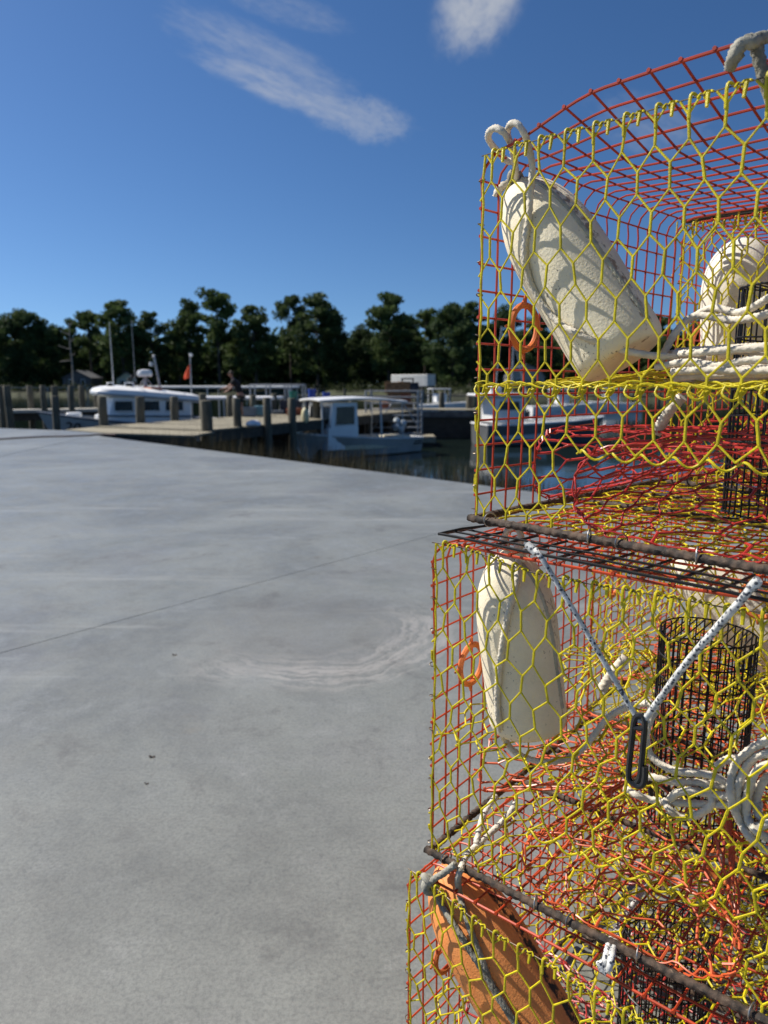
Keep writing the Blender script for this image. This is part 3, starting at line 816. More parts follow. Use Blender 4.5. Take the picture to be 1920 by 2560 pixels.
class Buoy:
    def __init__(s, name, label, p_top, p_bot, r, m, nose=0.50, taper=0.90, group=None):
        s.pt, s.pb, s.r = Vector(p_top), Vector(p_bot), r
        s.L = (s.pt - s.pb).length; z = (s.pt - s.pb).normalized()
        view = (Vector((0, 0, CAM_H)) - (s.pt + s.pb) / 2).normalized()
        x = (view - z * view.dot(z)).normalized(); y = z.cross(x)
        s.mt = Matrix((x, y, z)).transposed()
        prof = []
        for i in range(7):
            a = math.pi / 2 * i / 6; prof.append((r * taper * (0.80 + 0.20 * math.sin(a)), 0.022 * (1 - math.cos(a))))
        s.nose, s.taper = nose, taper
        for i in range(1, 29):
            t = 0.022 / s.L + (1 - 0.022 / s.L) * i / 28
            prof.append((s.rad(t), t * s.L))
        prof = [(0.012, 0.004)] + [(q, w) for q, w in prof]
        prof[-1] = (0.011, s.L)
        mb = MB(); mb.lathe(prof, 40)
        # slightly lumpy casting
        mb.v = [v * (1 + 0.004 * noise.noise(v * 14 + Vector((r * 900, 0, 0)))) for v in mb.v]
        s.ob = mb.build(name, m, None, angle=50)
        s.ob.matrix_world = Matrix.Translation(s.pb) @ s.mt.to_4x4()
        tag(s.ob, label, 'buoy', group)
    def rad(s, t):
        f = s.taper + (1 - s.taper) * min(1, t / s.nose)
        if t > s.nose: f *= math.sqrt(max(0.0, 1 - ((t - s.nose) / (1.0 - s.nose + 0.004)) ** 2.3))
        return s.r * f
    def on(s, t, ang, lift=0.004):
        q = s.rad(t) + lift; a = R(ang)
        return s.pb + s.mt @ Vector((q * math.cos(a), q * math.sin(a), t * s.L))
b_top_mat = banded(M['buoy_white'], 'white_foam_with_brown_streak', [(50, 9, (0.34, 0.25, 0.165), 0.46)])
b_mid_mat = banded(M['buoy_smudged'], 'white_foam_with_grime', [(62, 8, (0.42, 0.33, 0.22), 0.5)])
b_low_mat = banded(M['buoy_orange'], 'orange_foam_with_black_streak', [(55, 11, (0.03, 0.022, 0.017), 0.40), (70, 22, (0.06, 0.04, 0.028), 0.58)])
B1 = Buoy('buoy', 'white bullet buoy with a brown streak hanging tilted in the top pot', top.front(1292, 462, 0.062), top.front(1560, 898, 0.080), 0.0655, b_top_mat, 0.52, 0.97)
B2 = Buoy('buoy', 'white bullet buoy with grey smudges hanging upright in the middle pot of the near stack', mid.front(1272, 1376, 0.075), mid.front(1322, 1818, 0.095), 0.0630, b_mid_mat, 0.56, 0.99)
B3 = Buoy('buoy', 'faded orange bullet buoy with a black streak in the bottom pot', low.front(1100, 2165, 0.055), low.front(1390, 2650, 0.065), 0.0715, b_low_mat, 0.52, 0.95)
B4 = Buoy('buoy', 'clean white round-topped buoy upright in the top pot of the stack behind', btop.front(1856, 596, 0.10), btop.front(1850, 900, 0.10), 0.078, M['buoy_white_clean'], 0.5, 0.97)
B5 = Buoy('buoy', 'cream white buoy lying tilted in the middle pot of the stack behind', bmid.front(1690, 1380, 0.10), bmid.front(1985, 1640, 0.12), 0.075, M['buoy_white_clean'], 0.45, 0.94)
# moulding seam line on the orange buoy
mb = MB(); mb.tube([B3.on(t / 40, 22, -0.0012) for t in range(2, 40)], 0.0016, 5); mb.tube([B3.on(t / 40, -14, -0.0012) for t in range(2, 40)], 0.0016, 5)
sm = mb.build('moulding_seam', M['buoy_orange']); sm.parent = B3.ob; sm.matrix_parent_inverse = B3.ob.matrix_world.inverted()

# ------------------------------------------------------------ ropes
def rope(name, label, m, paths, r=0.0047, cat='rope', amp=0.26):
    mb = MB()
    for p in paths: braid(mb, p, r, amp=amp)
    return tag(mb.build(name, m, None, angle=80), label, cat)
z7 = lambda a, b: (1200 + a / 5.925, 280 + b / 5.925)
def F(pot, pts): return [pot.front(u, v, w) for u, v, w in pts]
p1 = [(*z7(540, 1040), 0.045), (*z7(525, 850), 0.03), (*z7(500, 650), 0.02), (*z7(465, 500), 0.012), (*z7(400, 370), -0.004), (*z7(320, 278), -0.012), (*z7(225, 238), -0.012),
      (*z7(140, 290), -0.006), (*z7(122, 390), 0.006), (*z7(195, 510), 0.018), (*z7(320, 650), 0.03), (*z7(450, 735), 0.032), (*z7(520, 640), 0.026), (*z7(455, 480), 0.018), (*z7(405, 300), 0.006),
      (*z7(460, 175), -0.006), (*z7(555, 180), -0.010), (*z7(640, 290), -0.006), (*z7(700, 430), 0.002), (*z7(740, 600), 0.008), (*z7(772, 760), 0.010), (*z7(770, 950), 0.010)]
path1 = F(top, p1)
tailp = [(1326, 480), (1322, 540), (1312, 610), (1316, 670), (1340, 735), (1390, 800), (1460, 842), (1540, 872), (1620, 888), (1690, 893)]
def on_buoy(B, u, v, lift=0.005):
    """first point of the ray through (u, v) on the buoy's surface, or its nearest silhouette"""
    o = Vector((0, 0, CAM_H)); d = (pix(u, v, 1.0) - o).normalized()
    inv = B.mt.transposed(); best = None
    for i in range(420):
        q = o + d * (0.7 + i * 0.002); l = inv @ (q - B.pb); t = l.z / B.L
        if not -0.02 < t < 1.02: continue
        e = math.hypot(l.x, l.y) - B.rad(max(0, min(1, t))) - lift
        if best is None or e < best[0]: best = (e, q)
        if e < 0: return q
    return best[1] if best else None
path1 += [on_buoy(B1, u, v) for u, v in tailp[1:7]]
path1 += F(top, [(1545, 872, 0.035), (1620, 888, 0.05), (1690, 893, 0.08), (1760, 895, 0.12)])
rope('buoy_rope', 'white braided rope looped over the lid and down the tilted buoy in the top pot', M['rope_white'], [path1])
# knots
def knot(c, r, m, label, seed, n=4, size=1.0):
    mb = MB(); rng = random.Random(seed); c = Vector(c)
    for k in range(n):
        ax = Vector((rng.uniform(-1, 1), rng.uniform(-1, 1), rng.uniform(-0.6, 0.6))).normalized(); u = ax.orthogonal().normalized(); v = ax.cross(u)
        off = Vector((rng.uniform(-1, 1), rng.uniform(-1, 1), rng.uniform(-1, 1))) * r * 0.7
        rr = r * rng.uniform(1.15, 1.6) * size
        braid(mb, [c + off + (u * math.cos(2*math.pi*i/9) + v * math.sin(2*math.pi*i/9)) * rr for i in range(9 + 1)], r)
    return tag(mb.build('knot', m, None, angle=80), label, 'knot')
k1 = knot(top.front(1284, 455, 0.05), 0.0058, M['rope_grey'], 'dirty rope knot at the tip of the tilted buoy in the top pot', 3)
mb = MB(); braid(mb, F(top, [(1284, 455, 0.05), (1262, 462, 0.042), (1246, 478, 0.04), (1240, 492, 0.04)]), 0.0058); mb.build('loose_end', M['rope_white'], k1, angle=80)
rope('streak_rope', 'grey weathered rope lying along the brown streak of the tilted buoy', M['rope_pale'], [[B1.on(t, a, -0.0012) for t, a in ((0.96, 20), (0.9, 30), (0.75, 37), (0.55, 42), (0.35, 46), (0.18, 50), (0.06, 54))]], 0.0040)
rope('grey_rope', 'frayed grey rope knotted over the bulging red lid of the top pot', M['rope_grey'],
     [F(top, [(1826, 168, -0.02), (1832, 145, -0.03), (1850, 118, -0.03), (1874, 100, -0.02), (1890, 118, -0.005), (1902, 165, 0.0), (1918, 220, 0.005), (1940, 290, 0.01)]),
      F(top, [(1845, 150, -0.02), (1838, 128, -0.028), (1856, 108, -0.03), (1880, 106, -0.025), (1900, 96, -0.01), (1925, 92, 0.0)])], 0.0066)
# coil lying on the parlour floor of the top pot
def coil_path(pot, cs, cw, cz, ra, rb, turns, dz, seed, tilt=0.0):
    rng = random.Random(seed); pts = []
    for k in range(turns):
        a_, b_ = ra * rng.uniform(0.78, 1.12), rb * rng.uniform(0.7, 1.2); ox, oy = rng.uniform(-0.02, 0.02), rng.uniform(-0.02, 0.02)
        zz = cz + dz * k * rng.uniform(0.7, 1.1); ti = tilt + rng.uniform(-0.06, 0.06)
        for q in range(10):
            a = 2 * math.pi * (q / 10)
            x = a_ * math.copysign(abs(math.cos(a)) ** 0.8, math.cos(a)); y = b_ * math.sin(a)
            pts.append(pot.world(cs + ox + x, cw + oy + y, zz + x * ti + 0.004 * math.sin(a * 2 + k)))
    return pts
cs, cw, _ = top.local(top.front(1800, 880, 0.11))
cp1 = coil_path(top, cs + 0.03, cw + 0.03, 0.222, 0.115, 0.06, 5, 0.0095, 5, 0.03)
sl = F(top, [(1720, 800, 0.16), (1780, 770, 0.15), (1850, 780, 0.13), (1930, 740, 0.10), (1990, 700, 0.08)])
sl2 = F(top, [(1650, 905, 0.10), (1690, 830, 0.12), (1740, 790, 0.14), (1830, 800, 0.13), (1900, 790, 0.11), (1990, 760, 0.1)])
sl3 = F(top, [(1640, 918, 0.07), (1720, 905, 0.06), (1800, 915, 0.05), (1880, 900, 0.05), (1990, 905, 0.05)])
sl4 = F(top, [(1680, 930, 0.06), (1760, 925, 0.05), (1850, 928, 0.045), (1990, 925, 0.04)])
rope('rope_coil', 'loose bundle of white braided rope lying on the parlour floor of the top pot', M['rope_white'], [cp1, sl, sl2, sl3, sl4], 0.0050)
# middle pot
z3 = lambda a, b: (1500 + a / 3.95, 1700 + b / 3.95)
pm = F(mid, [(1296, 1345, 0.05), (1292, 1372, 0.05)]) + [on_buoy(B2, u, v) for u, v in ((1296, 1400), (1292, 1450), (1274, 1520), (1258, 1600), (1247, 1690), (1243, 1760), (1248, 1805))] + \
     F(mid, [(1262, 1850, 0.055), (1300, 1888, 0.06), (1365, 1905, 0.07), (1430, 1892, 0.09), (1475, 1850, 0.11), (1520, 1795, 0.12), (1575, 1765, 0.11), (1625, 1758, 0.08), (1640, 1775, 0.05)] +
     [(*z3(500, 380), 0.04), (*z3(458, 520), 0.035), (*z3(462, 640), 0.035), (*z3(505, 745), 0.035), (*z3(600, 830), 0.035), (*z3(710, 885), 0.035), (*z3(850, 910), 0.035), (*z3(1000, 922), 0.035), (*z3(1150, 960), 0.035), (*z3(1280, 1030), 0.04), (*z3(1420, 1060), 0.05)])
rope('buoy_rope', 'white braided rope running down the upright buoy to the middle pot bundle', M['rope_white'], [pm], 0.0050)
rope('grey_buoy_rope', 'grey rope lying in the groove down the right side of the upright buoy', M['rope_pale'], [[B2.on(t, a, -0.0012) for t, a in ((0.97, 20), (0.9, 38), (0.75, 47), (0.55, 53), (0.35, 56), (0.15, 60))]], 0.0040)
lid_loop = F(mid, [(1270, 1385, 0.06), (1262, 1350, 0.055), (1268, 1325, 0.05), (1290, 1318, 0.045), (1302, 1340, 0.05), (1300, 1385, 0.055), (1312, 1400, 0.06)])
rope('lid_rope', 'short white rope loop tying the upright buoy to the lid of the middle pot', M['rope_white'], [lid_loop], 0.0050)
def Z3(pts, w): return F(mid, [(*z3(a, b), w + 0.006 * math.sin(a * 0.013 + b * 0.011)) for a, b in pts])
bund = [Z3([(430, 930), (560, 968), (750, 1008), (950, 1010), (1200, 1042), (1420, 1030), (1600, 1080)], 0.05),
        Z3([(250, 1070), (350, 1130), (520, 1188), (750, 1210), (950, 1222), (1250, 1230), (1400, 1210), (1600, 1240)], 0.05),
        Z3([(690, 1180), (760, 1112), (900, 1092), (1010, 1112), (1130, 1130), (1300, 1150)], 0.04),
        Z3([(640, 1180), (690, 1280), (790, 1345), (930, 1340), (1050, 1280), (1110, 1200), (1085, 1120), (1065, 1060)], 0.04),
        Z3([(1760, 560), (1620, 610), (1480, 690), (1350, 810), (1300, 950), (1288, 1100), (1320, 1260), (1395, 1420), (1480, 1550), (1590, 1650), (1720, 1710)], 0.028),
        Z3([(1760, 720), (1640, 725), (1510, 775), (1420, 900), (1365, 1050), (1350, 1200), (1410, 1310), (1470, 1430), (1580, 1440), (1720, 1380)], 0.036),
        Z3([(1720, 820), (1600, 850), (1520, 930), (1475, 1060), (1445, 1200), (1450, 1340), (1540, 1490), (1660, 1560), (1760, 1560)], 0.03),
        Z3([(1760, 950), (1650, 960), (1570, 1080), (1540, 1220), (1580, 1350), (1700, 1420), (1800, 1440)], 0.045),
        Z3([(1150, 880), (1190, 820), (1280, 780), (1380, 770), (1500, 700)], 0.06)]
rope('rope_bundle', 'hanging bundle of clean white braided rope at the right of the middle pot', M['rope_white'], bund, 0.0052)
for pot_, pts, lb in ((mid, [(1506, 1724, 0.20), (1520, 1700, 0.2), (1540, 1672, 0.2), (1564, 1645, 0.2)], 'stubby white rope end showing beside the bungee cord in the middle pot'),
                      (top, [(1640, 1085, 0.24), (1656, 1055, 0.24), (1678, 1022, 0.24), (1706, 992, 0.24)], 'stubby white rope end hanging below the parlour floor of the top pot')):
    rope('rope_end', lb, M['rope_white'], [F(pot_, pts)], 0.0085)
# bottom pot
knot(low.front(1072, 2206, 0.0), 0.0068, M['rope_grey'], 'grey rope knot at the front corner of the bottom pot', 8, 3, 0.9)
rope('grey_lashing', 'pair of grey weathered ropes running down the face of the orange buoy', M['rope_grey'],
     [F(low, [(1138, 2160, 0.0), (1110, 2182, -0.004), (1082, 2200, -0.004), (1074, 2216, 0.0)]) + [on_buoy(B3, u, v) for u, v in ((1096, 2250), (1122, 2292), (1170, 2368), (1222, 2450), (1270, 2530), (1310, 2600))],
      F(low, [(1152, 2172, 0.004), (1145, 2200, 0.002)]) + [on_buoy(B3, u, v) for u, v in ((1150, 2240), (1163, 2285), (1182, 2340), (1205, 2400), (1232, 2470), (1280, 2545), (1320, 2605))]], 0.0054)
zl = low.zb + PH
rope('tie_rope', 'short off-white rope tied up through the floor of the middle pot beside the orange buoy', M['rope_white'],
     [[low.front(1150, 2178, 0.004), low.flat(1168, 2138, zl + 0.012), low.flat(1205, 2102, zl + 0.02), low.flat(1262, 2048, zl + 0.03), low.flat(1290, 2008, zl + 0.05)],
      [low.flat(1190, 2110, zl + 0.02), low.flat(1208, 2040, zl + 0.04), low.flat(1240, 1990, zl + 0.05)]], 0.0050)
# orange fragment with a wire tie beside the corner is part of the buoy's bill: a rounded lug
# ------------------------------------------------------------ bungee and hook
def P2(u, v): return top.front(u, v, -0.084)
hk = mid.front(1597, 1795, -0.018)
bun = MB()
bun.tube(crom([P2(1322, 1362), P2(1336, 1376), P2(1352, 1392), P2(1352, 1392).lerp(hk, 0.5), mid.front(1585, 1782, -0.018), mid.front(1603, 1802, -0.018)], 0.012), 0.0037, 8)
bun.tube(crom([P2(1898, 1448), P2(1878, 1466), P2(1862, 1490), P2(1862, 1490).lerp(hk, 0.5), mid.front(1622, 1786, -0.020), mid.front(1602, 1806, -0.020)], 0.012), 0.0043, 8)
for pts in ([(1318, 1360), (1330, 1372), (1340, 1384)], [(1896, 1450), (1886, 1462), (1874, 1472)]):
    bun.tube([P2(*q) for q in pts], [0.005, 0.0058, 0.0045], 8)
bc = tag(bun.build('bungee_cord', M['bungee'], None, angle=80), 'white bungee cord with black flecks stretched in a V across the middle pot', 'bungee cord')
hm = MB()
oval = [(1592, 1790), (1605, 1788), (1612, 1806), (1608, 1860), (1603, 1915), (1598, 1948), (1586, 1958), (1572, 1946), (1574, 1900), (1580, 1850), (1585, 1805)]
hm.tube(crom([mid.front(u, v, -0.02) for u, v in oval + oval[:1]], 0.004), 0.0040, 8, closed=True)
hm.tube(crom([mid.front(u, v, -0.021) for u, v in ((1580, 1955), (1592, 1964), (1606, 1962), (1612, 1945), (1613, 1916))], 0.004), [0.0046] * 40 if False else 0.0043, 8)
hm.tube([mid.front(u, v, -0.02) for u, v in ((1585, 1818), (1608, 1822))], 0.004, 8)
hko = hm.build('hook', M['hook'], bc)
lb_ = MB()
lb_.tube(crom([low.front(1507, 2420, -0.01), low.front(1514, 2395, -0.004), low.flat(1522, 2362, zl + 0.004), low.flat(1545, 2318, zl - 0.03), low.flat(1580, 2265, zl - 0.05), low.flat(1615, 2215, zl - 0.06)], 0.01), 0.0046, 8)
lb_.tube(crom([low.front(1522, 2424, -0.01), low.front(1529, 2396, -0.004), low.flat(1535, 2366, zl + 0.004), low.flat(1552, 2322, zl - 0.03)], 0.01), 0.0046, 8)
lb_.tube([low.front(u, v, -0.012) for u, v in ((1498, 2404), (1506, 2422), (1518, 2432))], [0.005, 0.0062, 0.005], 8)
tag(lb_.build('bungee_cord', M['bungee'], None, angle=80), 'white bungee cord with black flecks hooked on the red lid edge of the bottom pot', 'bungee cord')

# ------------------------------------------------------------ slab, joints, hose
def clip_poly(poly, p, n):
    out = []
    for i in range(len(poly)):
        a, b = poly[i], poly[(i + 1) % len(poly)]
        da = (a[0]-p[0])*n[0] + (a[1]-p[1])*n[1]; db = (b[0]-p[0])*n[0] + (b[1]-p[1])*n[1]
        if da >= 0: out.append(a)
        if (da >= 0) != (db >= 0):
            t = da / (da - db); out.append((a[0]+(b[0]-a[0])*t, a[1]+(b[1]-a[1])*t))
    return out
slab_poly = [(-7.36, 18.63), (1.66, 9.23), (14.0, -3.6), (14.0, -14), (-34, -14), (-34, 30.5), (-11.59, 21.83), (-9.22, 20.84), (-7.36, 19.5)]
def side_split(polys, a, b, gap):
    d = (b[0]-a[0], b[1]-a[1]); l = math.hypot(*d); n = (-d[1]/l, d[0]/l); out = []
    for q in polys:
        for sg in (1, -1):
            c = clip_poly(q, (a[0]+n[0]*gap*sg, a[1]+n[1]*gap*sg), (n[0]*sg, n[1]*sg))
            if len(c) > 2: out.append(c)
    return out
polys = side_split([slab_poly], (-1.96, 3.49), (0.55, 6.51), 0.0035)
polys = side_split(polys, (-7.18, 13.43), (-7.53, 18.92), 0.012)
mb = MB()
for q in polys: mb.prism(q, -0.16, 0.0)
struct(mb.build('concrete_slab', M['concrete'], smooth=False))
mb = MB(); mb.prism([(x * 0.999, y) for x, y in slab_poly], -0.30, -0.010); struct(mb.build('slab_joint_filler', M['joint'], smooth=False))
# timber bulkhead under the creek edge of the slab
mb = MB()
def bulk(a, b, z0, z1, th, off):
    a, b = Vector((*a, 0)), Vector((*b, 0)); d = (b - a); n = Vector((d.y, -d.x, 0)).normalized() * -1
    for i in range(int(d.length / 0.3)):
        c = a + d.normalized() * (0.15 + i * 0.3) + n * off; rot = Matrix.Rotation(math.atan2(d.y, d.x), 3, 'Z')
        mb.box((c.x, c.y, (z0 + z1) / 2), (0.29, th, z1 - z0), rot)
bulk((-7.36, 18.63), (14.0, -3.6), -2.2, -0.17, 0.07, -0.06)
tag(mb.build('bulkhead', M['bulkhead'], smooth=False), 'dark timber bulkhead planks under the creek edge of the concrete slab', 'bulkhead')
mb = MB(); mb.tube(crom([gnd(-160, 1112, 0.012), gnd(-60, 1102, 0.012), gnd(0, 1098, 0.012), gnd(95, 1092.5, 0.012), gnd(180, 1090.5, 0.012), gnd(236, 1087.5, 0.012), gnd(262, 1086, 0.02), gnd(290, 1086.5, 0.03)], 0.2), 0.022, 8)
tag(mb.build('hose', M['hose']), 'dark reddish hose lying across the far end of the concrete by the dock', 'hose')
for k, (u, v, sz, lb) in enumerate(((380, 1893, 0.016, 'small dark dry leaf lying on the concrete, largest of the three'), (366, 1960, 0.010, 'tiny dark leaf scrap just below the larger leaf on the concrete'),
                               (436, 1638, 0.016, 'thin brown leaf scrap left of the pale swirl on the concrete'))):
    g_ = gnd(u, v, 0.0); mb = MB()
    grid = [[Vector((g_.x + sz * (i / 4 - 0.5) * (1.6 if j == 1 else 0.9), g_.y + sz * (j - 1) * 0.35, 0.002 + 0.003 * math.sin(i * 1.3 + j))) for i in range(5)] for j in range(3)]
    mb.sheet(grid); mb.sheet([[p + Vector((0, 0, 0.001)) for p in r_] for r_ in grid])
    tag(mb.build('leaf', M['leaf_litter']), lb, 'leaf', 'leaf scraps on the concrete')
# ------------------------------------------------------------ creek, far shore
WZ = -1.41
mb = MB(); mb.sheet([[(-1200, -60, WZ), (1200, -60, WZ)], [(-1200, 900, WZ), (1200, 900, WZ)]])
struct(mb.build('water', M['water'], smooth=False))
shore = [(-1200, 150), (-140, 150), (-70, 158), (-30, 168), (0, 150), (14, 128), (40, 118), (90, 122), (1200, 130)]
mb = MB(); rows = [(0, -0.35), (2.0, 0.35), (9, 1.2), (30, 1.5), (900, 2.5)]
grid = []
for dy, dz in rows:
    row = []
    for i in range(len(shore) - 1):
        for q in range(6):
            t = q / 6; x = shore[i][0] * (1 - t) + shore[i+1][0] * t; y = shore[i][1] * (1 - t) + shore[i+1][1] * t
            row.append((x, y + dy + (1.2 * noise.noise(Vector((x * 0.12, 0, 0))) if dy < 5 else 0), WZ + dz))
    row.append((1200, 130 + dy, WZ + dz)); grid.append(row)
mb.sheet(grid); struct(mb.build('far_shore', M['lawn']))
mb = MB(); mb.sheet([[(x, y + 0.4 + 1.2 * noise.noise(Vector((x * 0.12, 0, 0))) + d, WZ + z) for x, y in [(-130, 150), (-110, 150), (-95, 151.5)]] for d, z in ((-0.6, -0.1), (1.8, 0.42))])
struct(mb.build('sandy_beach', M['sand']))
LZ = WZ + 1.3                                    # far land level

# muddy bank with dry marsh grass between slab and creek
mb = MB(); A_, B_ = Vector((-7.36, 18.63, 0)), Vector((14, -3.6, 0)); d_ = (B_ - A_).normalized(); n_ = Vector((-d_.y, d_.x, 0))
g2 = []
for k, (off, z) in enumerate(((-0.02, -0.85), (0.9, -0.96), (2.4, -1.22), (4.5, -1.75))):
    g2.append([A_ + d_ * (q * 0.8 - 0.2) + n_ * (off + 0.25 * h3(q, k, 4.0)) + Vector((0, 0, z + 0.05 * h3(q * 1.7, k, 8.0))) for q in range(40)])
mb.sheet(g2); struct(mb.build('mud_bank', mat('creek_mud', (0.06, 0.05, 0.035), 0.6, var=0.35, scale=2, bump=0.3)))
rng = random.Random(91); mb = MB()
for k in range(13000):
    q = rng.random() * 24; off = abs(rng.gauss(1.5, 0.75)) + 0.15
    if h3(q * 0.55, off * 0.9, 2.0) < -0.22 - 0.1 * rng.random(): continue
    p = A_ + d_ * q + n_ * off; z0 = -0.86 - off * 0.12
    hgt = rng.uniform(0.74, 1.30) * (0.85 + 0.3 * h3(q * 0.8, off, 5.5)); an = rng.random() * math.tau; lean = rng.uniform(0.03, 0.22)
    u = Vector((math.cos(an), math.sin(an), 0)); wv = Vector((-u.y, u.x, 0)) * rng.uniform(0.005, 0.010)
    b = len(mb.v)
    for t, wd in ((0, 1.0), (0.55, 0.8), (1.0, 0.12)):
        c_ = p + u * (lean * t * t) + Vector((0, 0, z0 + hgt * t))
        mb.v.append(c_ - wv * wd); mb.v.append(c_ + wv * wd)
    mb.face(b, b+1, b+3, b+2); mb.face(b+2, b+3, b+5, b+4)
o_ = mb.build('marsh_grass', M['marsh'], smooth=False)
o_['label'] = 'dry brown marsh grass along the creek bank below the slab'; o_['kind'] = 'stuff'; o_['category'] = 'grass'

# ------------------------------------------------------------ trees
def puffs(mb, rng, c, rx, rz, n, s0, s1):
    for _ in range(n):
        v = Vector((rng.gauss(0, 1), rng.gauss(0, 1), rng.gauss(0, 1))).normalized() * (rng.random() ** 0.45)
        p = c + Vector((v.x * rx, v.y * rx, v.z * rz)); s = rng.uniform(s0, s1)
        a = Vector((rng.gauss(0, 1), rng.gauss(0, 1), rng.gauss(0, 0.8))).normalized(); b_ = a.orthogonal().normalized(); e = a.cross(b_)
        i = len(mb.v); k = rng.uniform(0.5, 1.0)
        mb.v += [p - b_ * s, p - e * s * k, p + b_ * s, p + e * s * k]; mb.face(i, i+1, i+2, i+3)
def make_tree(kind, seed):
    """unit tree about 20 m tall: trunk with limbs, crown of leaf clumps"""
    rng = random.Random(seed); tr, cr = MB(), MB()
    H = 20.0; bend = Vector((rng.uniform(-0.7, 0.7), rng.uniform(-0.7, 0.7), 0))
    ax = lambda t: bend * math.sin(t * 2.2) * t + Vector((0, 0, H * t * 0.96))
    tr.tube([ax(t / 12) for t in range(13)], [0.30 * (1 - 0.85 * t / 12) + 0.02 for t in range(13)], 8)
    if kind == 'open':       # tall pine, bare lower trunk, clumps on spreading limbs
        lo, nl, W = 0.42, 26, 3.5
    elif kind == 'pine':
        lo, nl, W = 0.16, 52, 4.5
    else:
        lo, nl, W = 0.05, 74, 5.8
    for k in range(nl):
        t = lo + (1 - lo) * (k + rng.random()) / nl; f = (t - lo) / (1 - lo)
        prof = {'open': 0.45 + 0.75 * math.sin(min(1, f * 1.1) * 2.6), 'pine': 1.1 * math.sin(0.5 + f * 2.4), 'broad': 1.05 * math.sin(0.75 + f * 2.15)}[kind]
        a = rng.random() * math.tau; ln = W * max(0.16, prof) * rng.uniform(0.55, 1.08)
        st = ax(t * 0.97); en = st + Vector((math.cos(a) * ln, math.sin(a) * ln, rng.uniform(0.1, 1.5) + ln * 0.12))
        if kind != 'broad' or k % 3 == 0:
            tr.tube([st, st.lerp(en, 0.5) + Vector((0, 0, -0.25)), en], [0.10, 0.07, 0.03], 5)
        pr = rng.uniform(1.1, 1.9) * (1.15 if kind == 'broad' else 1.0)
        puffs(cr, rng, en, pr, pr * rng.uniform(0.55, 0.8), 105, 0.18, 0.42)
        if ln > 2.2: puffs(cr, rng, st.lerp(en, 0.58) + Vector((0, 0, 0.2)), pr * 0.95, pr * 0.6, 70, 0.2, 0.42)
    for q in range(4 if kind != 'broad' else 7):
        puffs(cr, rng, ax(0.93) + Vector((rng.uniform(-1.1, 1.1), rng.uniform(-1.1, 1.1), rng.uniform(-0.8, 0.9))), 1.15, 0.75, 110, 0.14, 0.32)
    return tr, cr
protos = {}
def tree(u, vtop, wpx, dist, kind, var, label, cat='tree', base_v=None):
    x = (u - 960) / 1829 * dist; hgt = (955 - vtop) / 1829 * dist + CAM_H - LZ
    key = (kind, var)
    r = thing('pine_tree' if kind != 'broad' else 'broadleaf_tree', label, cat, (x, dist, LZ), random.Random(u).random() * 6.28, 'trees on the far shore')
    sc = hgt / 20.6; wid = wpx / 1829 * dist / {'open': 9.0, 'pine': 10.5, 'broad': 13.0}[kind]
    r.scale = (wid, wid, sc)
    if key not in protos:
        tr, cr = make_tree(kind, 100 + var * 7 + len(kind))
        protos[key] = (tr.build('trunk', M['bark'], r), cr.build('crown', M['leaf_dark'] if kind == 'broad' else M['leaf'], r, smooth=False))
    else:
        for p_ in protos[key]:
            c_ = p_.copy(); col.objects.link(c_); c_.parent = r
    return r
